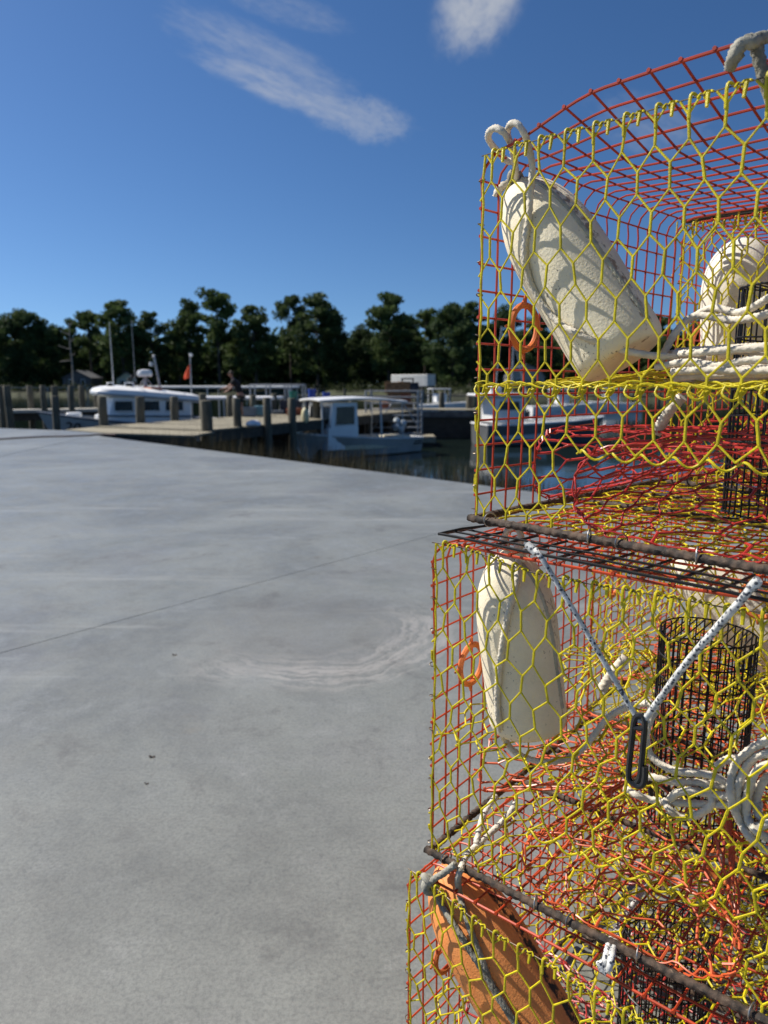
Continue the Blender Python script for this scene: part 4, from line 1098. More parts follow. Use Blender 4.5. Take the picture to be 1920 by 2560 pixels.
TR = [(22, 790, 130, 172, 'broad', 0, 'broad dark tree at the left edge of the far tree line'),
      (82, 778, 130, 176, 'broad', 1, 'broad rounded dark tree second from the left edge of the tree line'),
      (150, 812, 75, 182, 'broad', 2, 'low dark tree in the dip just left of the bare dead trunk'),
      (188, 798, 60, 186, 'pine', 0, 'slim pine top right behind the bare dead trunk'),
      (232, 772, 80, 176, 'open', 0, 'thin wispy-topped pine behind the tall white antenna'),
      (312, 752, 120, 172, 'pine', 1, 'tall bushy pine behind the radar dome boat'),
      (385, 784, 105, 176, 'pine', 2, 'shorter yellow-green pine just right of the tall bushy pine over the radar dome'),
      (450, 800, 90, 180, 'pine', 3, 'low pine behind the red flag'),
      (475, 752, 80, 178, 'pine', 0, 'left pine of the highest pair above the red flag'),
      (550, 727, 105, 174, 'open', 1, 'tallest open-topped pine of the tree line, right of the red flag'),
      (600, 800, 80, 182, 'pine', 1, 'low pine filling in behind the person on the dock'),
      (642, 768, 125, 172, 'pine', 2, 'pyramidal lone pine left of the narrow gap of sky'),
      (728, 738, 78, 178, 'open', 2, 'tall slender pine with a bare trunk, right of the narrow gap of sky'),
      (795, 735, 125, 172, 'pine', 3, 'broad tall pine above the green and blue tubs'),
      (838, 775, 95, 178, 'broad', 2, 'round shoulder tree on the right side of the broad tall pine'),
      (902, 815, 90, 182, 'broad', 0, 'lower dark tree in the dip above the cabin boat'),
      (972, 736, 120, 170, 'pine', 0, 'tall domed pine above the white box trailer'),
      (1010, 790, 110, 176, 'broad', 1, 'dense dark tree at the foot of the tall domed pine'),
      (1062, 766, 80, 180, 'open', 0, 'small round-topped pine between two bigger crowns right of centre'),
      (1132, 760, 130, 150, 'broad', 2, 'broad dusty-green tree just left of the near stack of pots'),
      (1175, 756, 110, 168, 'pine', 1, 'pine crown right beside the upright edge of the top pot'),
      (1252, 770, 120, 172, 'broad', 0, 'tree seen through the top pot over the orange ring'),
      (1340, 790, 120, 165, 'broad', 1, 'tree behind the small gambrel-roofed house'),
      (1440, 782, 130, 172, 'pine', 2, 'pine seen through the top pot under the tilted buoy'),
      (1540, 800, 120, 176, 'broad', 2, 'tree seen through the top pot beside the buoy bottom'),
      (1640, 790, 130, 170, 'pine', 3, 'tree seen through the mesh where the two stacks meet'),
      (1740, 800, 130, 174, 'broad', 0, 'tree seen behind the rope bundle in the top pot'),
      (1840, 795, 130, 170, 'broad', 1, 'tree seen behind the black bait well of the top pot'),
      (1930, 790, 130, 172, 'pine', 0, 'tree at the right edge of the picture behind the pots')]
for a_ in TR: tree(*a_)
# far woods behind and under the single trees
rng = random.Random(5); mb = MB()
for k in range(700):
    x = rng.uniform(-115, 105); y = rng.uniform(188, 205)
    hz = rng.uniform(6, 15)
    puffs(mb, rng, Vector((x, y, LZ + hz * 0.55)), 3.4, hz * 0.55, 75, 0.5, 1.0)
o_ = mb.build('distant_woods', M['leaf_dark'], smooth=False); tag(o_, 'dark woods filling in behind the separate trees', 'woods', kind='stuff')
mb = MB()
for k in range(800):
    x = rng.uniform(-100, 100)
    sx = [s_ for s_ in range(len(shore) - 1) if shore[s_][0] <= x <= shore[s_+1][0]][0]
    t = (x - shore[sx][0]) / (shore[sx+1][0] - shore[sx][0]); y = shore[sx][1] * (1 - t) + shore[sx+1][1] * t
    if -60 < x < -10 and rng.random() < 0.3: continue
    hz = abs(rng.gauss(0.8, 0.6)) + 0.35
    puffs(mb, rng, Vector((x, y + rng.uniform(2, 16), LZ - 0.4 + hz * 0.6)), hz * 1.2, hz * 0.75, 34, 0.10, 0.24)
o_ = mb.build('shore_shrubs', M['shrub'], smooth=False); tag(o_, 'low green shrubs along the far bank', 'shrubs', kind='stuff')
# dead snag
r = thing('dead_tree', 'bare dead tree trunk with a few bleached branches at the left of the far shore', 'tree', (-70.5, 166, LZ))
mb = MB(); mb.tube([(0, 0, 0), (0.1, 0, 5), (-0.1, 0, 10), (0.15, 0, 15.0)], [0.26, 0.2, 0.13, 0.04], 7); mb.build('trunk', M['deadwood'], r)
mb = MB()
for z, l, c_ in ((12.0, -2.2, 1.1), (8.8, -2.9, 0.9), (6.4, -2.8, -0.3), (10.5, 0.8, 0.6), (13.6, -1.2, 1.4), (13.9, 0.7, 1.0), (7.4, 0.7, 0.5)):
    mb.tube(crom([(0, 0, z), (l * 0.45, 0.2, z + c_ * 0.35), (l, 0.3, z + c_)], 0.5), 0.07, 5)
mb.build('branch', M['deadwood'], r)

# houses, trailer, shore rail on the far side
def house(name, label, u, dist, w, hwall, roofh, wallm, gambrel=False, d=7.0, rz=0.0):
    x = (u - 960) / 1829 * dist; r = thing(name, label, 'house', (x, dist, LZ), rz)
    mb = MB(); mb.box((0, 0, hwall / 2), (w, d, hwall))
    prof = [(-w/2, hwall), (-w/2 * 0.72, hwall + roofh * 0.62), (0, hwall + roofh), (w/2 * 0.72, hwall + roofh * 0.62), (w/2, hwall)] if gambrel else [(-w/2, hwall), (0, hwall + roofh), (w/2, hwall)]
    b = len(mb.v); n = len(prof)
    for y in (-d/2, d/2): mb.v += [Vector((px, y, pz)) for px, pz in prof]
    mb.face(*range(b, b + n)); mb.face(*range(b + 2*n - 1, b + n - 1, -1)); mb.build('wall', wallm, r, smooth=False)
    mb = MB()
    for i in range(n - 1):
        (x0, z0), (x1, z1) = prof[i], prof[i+1]; a = math.atan2(z1 - z0, x1 - x0); L_ = math.hypot(x1 - x0, z1 - z0)
        mb.box(((x0+x1)/2 - math.sin(a) * 0.08, 0, (z0+z1)/2 + math.cos(a) * 0.08), (L_ + 0.12, d + 0.6, 0.14), Matrix.Rotation(-a, 3, 'Y'))
    mb.build('roof', M['roof_grey'], r, smooth=False)
    for wx in (-w * 0.22, w * 0.22):
        mb = MB(); mb.box((wx, -d/2 - 0.03, hwall * 0.62), (0.95, 0.08, 1.5)); f = mb.build('window', M['trim'], r, smooth=False)
        mb = MB(); mb.box((wx, -d/2 - 0.08, hwall * 0.62), (0.72, 0.05, 1.25)); mb.build('pane', M['glass_dark'], f, smooth=False)
    return r
house('gambrel_house', 'small taupe house with a gambrel roof seen through the top pot', 1308, 140, 6.6, 2.4, 2.3, M['siding'], True)
house('cream_house', 'cream house peeping out between boat lights and the trees at left', 318, 168, 4.2, 2.2, 1.5, M['siding_cream'], rz=0.3)
house('grey_house', 'dim grey house at the foot of the bare dead tree', 208, 172, 6.5, 2.4, 1.7, mat('dim_grey_siding', (0.10, 0.10, 0.10), 0.8, var=0.1, scale=1))
r = thing('box_trailer', 'long white box trailer parked on the far shore under the trees', 'trailer', ((1036 - 960) / 1829 * 134, 141, LZ), -0.75)
mb = MB(); mb.box((0, 0, 1.86), (9.2, 2.4, 2.2), bev=0.06); mb.build('cargo_box', M['truck_white'], r)
mb = MB()
for k in range(9): mb.box((-3.9 + k * 0.975, -1.215, 1.86), (0.04, 0.03, 2.05))
mb.build('side_ribs', M['trim'], r, smooth=False)
for wx in (-3.0, -2.0, 3.0):
    mb = MB(); mb.lathe([(0.1, -0.14), (0.42, -0.14), (0.46, -0.08), (0.46, 0.08), (0.42, 0.14), (0.1, 0.14)], 18, Matrix.Translation((wx, -1.0, 0.46)) @ Matrix.Rotation(math.pi/2, 4, 'X')); mb.build('wheel', M['rubber'], r)
mb = MB(); mb.box((0, 0, 0.66), (8.2, 1.2, 0.16)); mb.build('chassis', M['rubber'], r, smooth=False)
r = thing('shore_railing', 'low grey railing of a walkway along the far shore at left', 'railing', (-72, 148, WZ))
mb = MB(); mb.box((0, 0, 1.75), (56, 0.1, 0.1)); mb.build('rail', M['galv'], r, smooth=False)
mb = MB(); mb.box((0, 0, 0.9), (56, 1.4, 0.12)); mb.build('walkway_deck', M['dark_timber'], r, smooth=False)
mb = MB(); mb.box((-27.9, -0.5, 0.6), (0.18, 0.18, 2.4)); p0 = mb.build('post', M['galv'], r, smooth=False)
for k in range(1, 15):
    c_ = p0.copy(); col.objects.link(c_); c_.parent = r; c_.location = (k * 4.0, 0, 0)

# ------------------------------------------------------------ main pier and its pilings
PA = Vector((-4.98, 20.2, 0)); pd = Vector((0.414, 0.910, 0)).normalized(); pn = Vector((-pd.y, pd.x, 0))
PL, PWD = 15.5, 4.15; prz = math.atan2(pd.y, pd.x)
r = thing('dock', 'sun-bleached timber dock running from the slab corner out between the boats', 'dock', (-7.0, 19.8, 0), 0)
o3 = Vector((-7.0, 19.8, 0)); rot = Matrix.Rotation(prz, 3, 'Z')
mb = MB(); nb = int(PL / 0.155)
rng = random.Random(12)
for k in range(nb):
    c_ = PA + pd * (0.05 + k * 0.155) + pn * (PWD / 2) - o3
    mb.box((c_.x, c_.y, 0.03 + rng.uniform(-0.004, 0.004)), (0.146, PWD + rng.uniform(-0.05, 0.05), 0.045), rot)
# landing that joins the slab
land = [(-7.34, 19.45), (-4.88, 18.52), (-4.72, 20.15), (-8.85, 22.05), (-9.2, 20.9)]
b = len(mb.v); mb.prism([(x - o3.x, y - o3.y) for x, y in land], -0.03, 0.022)
mb.build('deck_boards', M['deck'], r, smooth=False)
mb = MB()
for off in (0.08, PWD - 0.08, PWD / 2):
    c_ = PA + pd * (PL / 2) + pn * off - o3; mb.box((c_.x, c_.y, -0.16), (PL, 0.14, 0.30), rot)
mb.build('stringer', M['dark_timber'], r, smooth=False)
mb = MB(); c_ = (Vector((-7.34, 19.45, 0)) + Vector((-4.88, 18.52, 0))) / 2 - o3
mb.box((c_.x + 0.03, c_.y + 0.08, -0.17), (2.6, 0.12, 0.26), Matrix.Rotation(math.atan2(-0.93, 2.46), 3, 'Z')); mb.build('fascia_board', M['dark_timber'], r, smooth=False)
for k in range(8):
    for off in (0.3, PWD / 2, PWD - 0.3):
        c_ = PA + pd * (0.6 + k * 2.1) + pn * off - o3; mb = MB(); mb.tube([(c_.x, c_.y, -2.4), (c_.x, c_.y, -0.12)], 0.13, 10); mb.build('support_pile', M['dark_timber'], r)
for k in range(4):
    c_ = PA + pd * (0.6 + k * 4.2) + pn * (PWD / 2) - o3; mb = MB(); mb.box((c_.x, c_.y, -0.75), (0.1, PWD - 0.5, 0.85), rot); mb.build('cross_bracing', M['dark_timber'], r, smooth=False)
def piling(x, y, ztop, label, group, rad=0.135, zb=-2.6, lean=(0, 0)):
    mb = MB(); n = 9; pts, rs = [], []
    for i in range(n):
        t = i / (n - 1); z = zb + (ztop - zb) * t
        pts.append((x + lean[0] * (z) + 0.012 * math.sin(z * 2 + x), y + lean[1] * z, z)); rs.append(rad * (1.06 - 0.10 * t))
    pts.append((pts[-1][0], pts[-1][1], ztop + 0.012)); rs.append(rad * 0.86)
    mb.tube(pts, rs, 16)
    return tag(mb.build('piling', M['piling'], None, angle=50), label, 'piling', group)
gp = 'pilings along the main dock'
def pl(u, vt, y, lab, g=gp, rad=None, **kw):
    p = pix(u, vt, y); rg = random.Random(int(u * 3)); piling(p.x, y, p.z, lab, g, rad or 0.135, lean=(rg.uniform(-0.018, 0.018), rg.uniform(-0.012, 0.012)), **kw)
pl(256, 992, 22.4, 'dock piling in front of the wheelhouse front corner of the radar boat', rad=0.14)
pl(348.6, 992, 23.9, 'dock piling crossing the windows of the radar boat', rad=0.15)
pl(435, 992, 25.3, 'dock piling in front of the stern half of the radar boat', rad=0.145)
pl(506, 985, 27.0, 'dock piling just behind the thick front corner piling', rad=0.14)
pl(514, 1002, 20.25, 'thick dock piling at the near corner, rising in front of the deck edge', rad=0.165)
pl(573, 989, 28.4, 'far-side dock piling left of the person', rad=0.135)
pl(591, 996, 21.85, 'near-side dock piling in front of the person', rad=0.13)
pl(631, 989, 29.3, 'far-side dock piling between the person and the cooler', rad=0.13)
pl(667, 995, 22.9, 'near-side dock piling right of the white bag', rad=0.125)
pl(729.5, 996, 24.4, 'near-side dock piling under the green tub', rad=0.14)
pl(791, 996, 27.0, 'dock piling behind the bow of the cabin boat, beside its windows', rad=0.15)
pl(685, 985, 31.0, 'far-side dock piling under the end of the white canopy pipe', rad=0.14)

# finger pier at the far left with its pilings
r = thing('finger_pier', 'narrow pale walkway at the far left between dark pilings', 'pier', (-17.0, 36.5, 0), 0)
a_, b_ = Vector((-20.5, 30.0, -0.02)), Vector((-14.6, 40.7, 0)); a_ = Vector((-21.0, 33.0, 0)); b_ = Vector((-14.4, 37.0, 0)); dd = (b_ - a_); rz_ = math.atan2(dd.y, dd.x)
mb = MB(); c_ = (a_ + b_) / 2 - Vector((-17.0, 36.5, 0)); mb.box((c_.x, c_.y, 0.0), (dd.length, 1.1, 0.15), Matrix.Rotation(rz_, 3, 'Z')); mb.build('walkway_deck', M['dock_white'], r, smooth=False)
mb = MB(); mb.box((c_.x, c_.y + 0.1, -0.28), (dd.length, 0.8, 0.34), Matrix.Rotation(rz_, 3, 'Z')); mb.build('stringer', M['dark_timber'], r, smooth=False)
gl = 'pilings at the far left slips'
for u, vt, y, rad, lab in ((2, 964, 32.5, 0.17, 'piling cut by the left edge of the photo'), (17, 964, 32.0, 0.155, 'left slip piling nearest the photo edge, first of the row'),
                           (73, 965, 36.0, 0.14, 'left slip piling standing behind the walkway, second in line'), (107, 964, 31.5, 0.125, 'left slip piling in front of the walkway, a little left of the moored bow'),
                           (137, 965, 34.6, 0.155, 'left slip piling right behind the shorter one at the moored bow'), (135.5, 991, 25.5, 0.125, 'short near piling at the bow of the radar boat'),
                           (176, 964, 35.0, 0.13, 'left slip piling rising over the bow of the radar boat'), (203, 965, 38.0, 0.15, 'left slip piling midway between the bow and the radar boat wheelhouse'), (238, 966, 37.4, 0.10, 'left slip piling half hidden by the radar boat roof front')):
    pl(u, vt, y, lab, gl, rad)

# ------------------------------------------------------------ boats
def hull_parts(r, L, B, zb, zs, m, inner, rake=0.9, flare=1.0, rail=None, stem=None, deck_from=0.62):
    n = 22
    def sec(t):
        b = B / 2 * (1 - max(0.0, (t - 0.42) / 0.58) ** 2.3) * (0.90 + 0.10 * min(1, t / 0.3)); b = max(b, 0.02)
        zt = zs + (zb - zs) * t ** 2.0; zc = 0.05 + 0.28 * max(0, (t - 0.5) / 0.5) ** 2; bc = b * (0.90 - 0.42 * max(0, (t - 0.4) / 0.6) * flare)
        xb = -L/2 + L * t
        rk = lambda z: rake * max(0, t - 0.5) / 0.5 * (z / zb)
        return b, zt, zc, bc, xb, rk
    mb = MB(); grid = []
    for i in range(n + 1):
        b, zt, zc, bc, x, rk = sec(i / n); zk = -0.35
        row = []
        for sg in (1, -1):
            pts = [(b, zt), (b * 0.985, zt * 0.75 + zc * 0.25), (bc + (b - bc) * 0.45, zt * 0.4 + zc * 0.6), (bc, zc), (bc * 0.5, zk * 0.5), (0.0, zk)]
            if sg < 0: pts = pts[::-1][1:]
            for yy, zz in pts: row.append((x + rk(max(0, zz)), yy * sg, zz))
        grid.append(row)
    mb.sheet(grid)
    k = len(grid[0]); mb.face(*range(k))                         # transom
    mb.build('hull', m, r, angle=35)
    # rub rail / gunwale
    mb = MB()
    for sg in (1, -1):
        mb.tube([(sec(i / n)[4] + sec(i / n)[5](sec(i / n)[1]), sg * (sec(i / n)[0] + 0.015), sec(i / n)[1] + 0.012) for i in range(n + 1)], 0.045, 6)
    b, zt, _, _, x, _ = sec(0); mb.tube([(x, -b, zt + 0.01), (x, b, zt + 0.01)], 0.045, 6)
    mb.build('gunwale', rail or M['boat_white'], r)
    mb = MB(); g3 = []
    for i in range(1, n):
        t = i / n; b, zt, zc, bc, x, rk = sec(t)
        if t < deck_from: zf = 0.32
        else: zf = zt - 0.05
        g3.append([(x + rk(zf), y * (b - 0.05), zf) for y in (1, 0.5, 0, -0.5, -1)])
    mb.sheet(g3)
    # inner sides of the cockpit
    for sg in (1, -1):
        s3 = []
        for i in range(1, n):
            t = i / n
            if t > deck_from + 0.05: break
            b, zt, zc, bc, x, rk = sec(t); s3.append([(x, sg * (b - 0.05), 0.3), (x, sg * (b - 0.05), zt)])
        mb.sheet(s3)
    mb.build('deck', inner, r, smooth=False)
    return sec
def glazed(r, verts, m=M['glass_dark'], frame=M['boat_white'], name='window'):
    """window on four corners: raised frame with a recessed pane child"""
    P_ = [Vector(v) for v in verts]; c = sum(P_, Vector()) / 4; nrm = (P_[1] - P_[0]).cross(P_[3] - P_[0]).normalized()
    mb = MB(); mb.tube([p + nrm * 0.012 for p in P_], 0.024, 6, closed=True); f = mb.build(name, M['rubber'] if frame is None else frame, r)
    mb = MB(); b = len(mb.v); mb.v += [p + nrm * 0.008 for p in P_] + [p - nrm * 0.01 for p in P_]
    mb.face(b, b+1, b+2, b+3); mb.face(b+7, b+6, b+5, b+4)
    for i in range(4): mb.face(b+i, b+4+i, b+4+(i+1) % 4, b+(i+1) % 4)
    mb.build('pane', m, f, smooth=False); return f

# --- cabin boat in front (right of the dock)
r = thing('cabin_boat', 'small white workboat with an upright cabin and flat canopy, moored nearest the slab', 'boat', (-1.0, 28.14, WZ), R(-138))
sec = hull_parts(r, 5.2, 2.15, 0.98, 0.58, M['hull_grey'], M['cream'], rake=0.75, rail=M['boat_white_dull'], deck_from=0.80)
mb = MB()                                                     # pale stem band
pts = [(2.60 + 0.75 * z / 0.98, 0, z) for z in (0.05, 0.3, 0.6, 0.95)]; mb.tube(pts, [0.05, 0.045, 0.04, 0.05], 8); mb.build('stem_band', M['boat_white'], r)
mb = MB(); mb.box((3.08, 0, 0.99), (0.55, 0.5, 0.10), bev=0.03); mb.build('bow_cap', M['boat_white'], r)
cx0, cx1, cw, cz0, cz1 = 0.62, 1.90, 0.74, 0.32, 2.04
def cab(mb):
    bot = [(cx0, -cw), (cx1 + 0.16, -cw), (cx1 + 0.16, cw), (cx0, cw)]; tp = [(cx0 + 0.02, -cw + 0.04), (cx1 - 0.10, -cw + 0.04), (cx1 - 0.10, cw - 0.04), (cx0 + 0.02, cw - 0.04)]
    b = len(mb.v); mb.v += [Vector((x, y, cz0)) for x, y in bot] + [Vector((x, y, 1.08)) for x, y in [(cx0, -cw), (cx1 + 0.12, -cw), (cx1 + 0.12, cw), (cx0, cw)]] + [Vector((x, y, 1.14)) for x, y in [(cx0, -cw + 0.01), (cx1, -cw + 0.01), (cx1, cw - 0.01), (cx0, cw - 0.01)]] + [Vector((x, y, cz1)) for x, y in tp]
    for k in range(3):
        for i in range(4): mb.face(b+k*4+i, b+k*4+(i+1) % 4, b+(k+1)*4+(i+1) % 4, b+(k+1)*4+i)
    mb.face(b+12, b+13, b+14, b+15)
mb = MB(); cab(mb); ca = mb.build('cabin', M['boat_white'], r, smooth=False)
fx = lambda z: cx1 - 0.10 * (z - 1.14) / (cz1 - 1.14) + 0.004
glazed(ca, [(fx(1.24), -cw + 0.12, 1.24), (fx(1.24), cw - 0.12, 1.24), (fx(1.92), cw - 0.14, 1.92), (fx(1.92), -cw + 0.14, 1.92)])
sy = lambda z: cw - 0.01 - 0.03 * (z - 1.14) / 0.88 + 0.004
glazed(ca, [(cx1 - 0.20, sy(1.22), 1.22), (cx0 + 0.18, sy(1.22), 1.22), (cx0 + 0.18, sy(1.9), 1.9), (cx1 - 0.26, sy(1.9), 1.9)])
glazed(ca, [(cx0 + 0.18, -sy(1.22), 1.22), (cx1 - 0.20, -sy(1.22), 1.22), (cx1 - 0.26, -sy(1.9), 1.9), (cx0 + 0.18, -sy(1.9), 1.9)])
mb = MB(); g4 = []
for i in range(13):
    t = i / 12; x = -1.70 + 4.0 * t; zc = 2.10 + 0.10 * math.sin(t * math.pi) + 0.10 * t; hw = 0.92 * (1 - 0.35 * max(0, (t - 0.75) / 0.25) ** 2)
    g4.append([(x, hw * y, zc - 0.05 * y * y) for y in (-1, -0.6, 0, 0.6, 1)])
mb.sheet(g4); mb.sheet([[(x, y, z - 0.06) for x, y, z in row][::-1] for row in g4])
edge = [row[0] for row in g4] + g4[-1][1:] + [row[-1] for row in g4[::-1]][1:] + g4[0][::-1][1:-1]
mb.tube([(x, y, z - 0.03) for x, y, z in edge], 0.045, 6, closed=True); mb.build('canopy', M['boat_white'], r)
mb = MB(); mb.tube([(2.2, -0.6, 0.93), (2.18, -0.55, 2.1)], 0.03, 8); po = mb.build('canopy_post', M['boat_white_dull'], r)
for (x, y, z0, x2, y2, z2) in ((2.2, 0.6, 0.93, 2.18, 0.55, 2.12), (-0.35, 0.98, 0.6, -0.35, 0.90, 2.1), (-0.35, -0.98, 0.6, -0.35, -0.90, 2.1), (-1.5, 0.96, 0.55, -1.5, 0.88, 2.04), (-1.5, -0.96, 0.55, -1.5, -0.88, 2.04)):
    mb = MB(); mb.tube([(x, y, z0), (x2, y2, z2)], 0.038 if x > -1 else 0.022, 8); mb.build('canopy_post', M['boat_white_dull'], r)
mb = MB(); mb.box((-1.6, 0.35, 0.50), (1.0, 0.9, 0.40), bev=0.05); mb.build('engine_box', M['cream'], r)
mb = MB(); mb.tube([(3.2, 0.2, 1.0), (4.0, 0.9, 0.75), (4.8, 1.0, 0.85), (5.6, 0.6, 1.4)], 0.012, 6); mb.build('mooring_line', M['rope_dark'], r)
mb = MB()
for z_, n_m in ((0.47, 6), (0.37, 7)):
    for k in range(n_m): mb.box((-2.5 + k * 0.07, 1.0, z_), (0.045, 0.03, 0.05))
mb.build('registration_marks', M['rubber'], r, smooth=False)
mb = MB(); mb.box((2.35, 0, 0.98), (0.4, 0.6, 0.07), bev=0.02); mb.build('fore_hatch', M['deck'], r)

# --- radar boat behind the dock (left)
r = thing('wheelhouse_boat', 'white fishing boat with a curved wheelhouse roof, radar dome and tall antennas behind the dock', 'boat', (-9.40, 29.6, WZ), R(-163))
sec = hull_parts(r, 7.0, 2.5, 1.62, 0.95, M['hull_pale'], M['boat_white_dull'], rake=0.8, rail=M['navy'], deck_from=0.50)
mb = MB()                                                     # deckhouse
ring = [(2.05, 0.0), (1.97, 0.45), (1.62, 0.86), (0.4, 1.0), (-1.45, 0.98)]
ring = ring + [(x, -y) for x, y in ring[::-1][:-1]]
def loft(mb, ring, zs_):
    b = len(mb.v); n = len(ring)
    for z, sx, ox in zs_: mb.v += [Vector((x * sx + ox, y * (0.98 if sx < 1 else 1), z)) for x, y in ring]
    for k in range(len(zs_) - 1):
        for i in range(n): mb.face(b+k*n+i, b+k*n+(i+1) % n, b+(k+1)*n+(i+1) % n, b+(k+1)*n+i)
    mb.face(*[b + (len(zs_)-1)*n + i for i in range(n)])
loft(mb, ring, [(0.9, 1.06, 0.12), (1.5, 1.05, 0.08), (1.55, 1.0, 0.0), (2.20, 0.95, -0.10)]); hs_o = mb.build('wheelhouse', M['boat_white'], r, angle=30)
for (x0, x1, z0, z1) in ((1.42, 0.75, 1.66, 2.06), (0.50, -0.25, 1.66, 2.06), (-0.48, -1.15, 1.66, 2.06)):
    for sg in (1, -1):
        ya, yb_ = (0.93 if x0 > 1 else 0.985), 0.985
        vs = [(x0, sg * (ya - 0.005), z0), (x1, sg * (yb_ - 0.005), z0), (x1, sg * (yb_ - 0.025), z1), (x0 - 0.03, sg * (ya - 0.03), z1)]
        vs = [(a, b + sg * 0.02, c) for a, b, c in vs]
        glazed(hs_o, vs if sg > 0 else vs[::-1], frame=M['boat_white'])
for sg in (1, -1):
    vs = [(1.97, sg * 0.08, 1.66), (1.88, sg * 0.46, 1.66), (1.76, sg * 0.44, 2.06), (1.86, sg * 0.08, 2.06)]
    vs = [(a + 0.03, b, c) for a, b, c in vs]
    glazed(hs_o, vs if sg > 0 else vs[::-1])
mb = MB(); rr_ = [(2.35, 0.0), (2.28, 0.45), (2.02, 0.85), (1.5, 1.08), (0.4, 1.16), (-1.9, 1.06)]; rr_ = rr_ + [(x, -y) for x, y in rr_[::-1][:-1]]
b = len(mb.v); n = len(rr_)
for z, s_ in ((2.18, 0.975), (2.22, 1.0), (2.34, 1.0), (2.44, 0.96), (2.52, 0.84), (2.56, 0.6)): mb.v += [Vector((x * s_, y * s_, z + 0.06 * x - 0.03 - 0.02 * x * x * (1 if x < 0 else 0))) for x, y in rr_]
for k in range(5):
    for i in range(n): mb.face(b+k*n+i, b+k*n+(i+1) % n, b+(k+1)*n+(i+1) % n, b+(k+1)*n+i)
mb.face(*range(b+n-1, b-1, -1)); mb.face(*[b + 5*n + i for i in range(n)]); ro = mb.build('roof', M['boat_white'], r, angle=30)
mb = MB(); mb.tube([(x * 1.002, y * 1.006, 2.245 + 0.06 * x - 0.03 - 0.02 * x * x * (1 if x < 0 else 0)) for x, y in rr_], 0.022, 6, closed=True); mb.build('roof_stripe', M['navy'], ro)
mb = MB(); mb.tube([(1.9 * 1.05, 0.93, 1.50), (0.4, 1.08, 1.47), (-1.75, 1.08, 1.44)], 0.03, 6); mb.build('rub_strip', M['navy'], hs_o)
mb = MB(); mb.lathe([(0.0, 0), (0.26, 0.0), (0.29, 0.04), (0.29, 0.17), (0.24, 0.25), (0.10, 0.28), (0, 0.28)], 24, Matrix.Translation((0.25, 0.1, 3.0))); rd = mb.build('radar_dome', M['boat_white'], r)
mb = MB(); mb.tube([(0.25, 0.1, 2.4), (0.25, 0.1, 3.0)], [0.10, 0.06], 8); mb.tube([(-0.2, 0.1, 2.4), (0.2, 0.1, 2.95)], 0.022, 6); mb.tube([(0.6, 0.3, 2.4), (0.28, 0.12, 2.95)], 0.022, 6); mb.build('radar_mount', M['galv'], rd)
mb = MB(); mb.tube([(1.45, 0.1, 2.45), (1.46, 0.1, 5.1)], [0.024, 0.014], 6); mb.build('whip_antenna', M['boat_white_dull'], r)
mb = MB(); mb.tube([(0.62, 0.1, 2.4), (0.63, 0.1, 5.2)], [0.014, 0.008], 6); mb.build('whip_antenna', M['galv'], r)
mb = MB(); mb.tube([(-0.35, 0.0, 2.3), (-0.15, 0.0, 3.75)], 0.045, 8); mb.build('light_mast', M['galv'], r)
mb = MB(); mb.lathe([(0, 0), (0.07, 0), (0.08, 0.1), (0.05, 0.16), (0, 0.16)], 12, Matrix.Translation((-0.02, 0.05, 3.42))); mb.lathe([(0, 0), (0.05, 0), (0.06, 0.08), (0, 0.12)], 12, Matrix.Translation((-0.13, 0, 3.76))); mb.build('mast_light', M['boat_white_dull'], r)
for x_, w_ in ((1.55, 0.26), (0.85, 0.36)):
    mb = MB(); mb.box((x_, 0.35, 2.66), (w_, 0.30, 0.24), bev=0.04); sl_ = mb.build('spotlight_box', M['boat_white'], r)
    mb = MB(); mb.box((x_, 0.51, 2.66), (w_ * 0.7, 0.03, 0.16)); mb.build('lens', M['glass_dark'], sl_, smooth=False)
mb = MB(); mb.tube([(0.75, 0.2, 2.4), (0.75, 0.2, 3.0)], 0.03, 6)
for z_ in (2.6, 2.75, 2.9, 3.0): mb.lathe([(0, -0.06), (0.06, -0.05), (0.08, 0), (0.06, 0.05), (0, 0.06)], 10, Matrix.Translation((0.75 + 0.1 * math.sin(z_ * 20), 0.25, z_)))
mb.build('deck_lamp_cluster', M['rubber'], r)
mb = MB(); mb.lathe([(0, 0.02), (0.36, 0.0), (0.45, 0.06), (0.45, 0.13), (0.36, 0.17), (0, 0.15)], 24, Matrix.Translation((0.05, 0.25, 2.40))); mb.build('life_raft_cover', M['orange_raft'], r)
mb = MB(); mb.box((3.0, 0, 1.50), (0.55, 0.5, 0.22), bev=0.06); mb.build('anchor_locker', M['boat_white'], r)
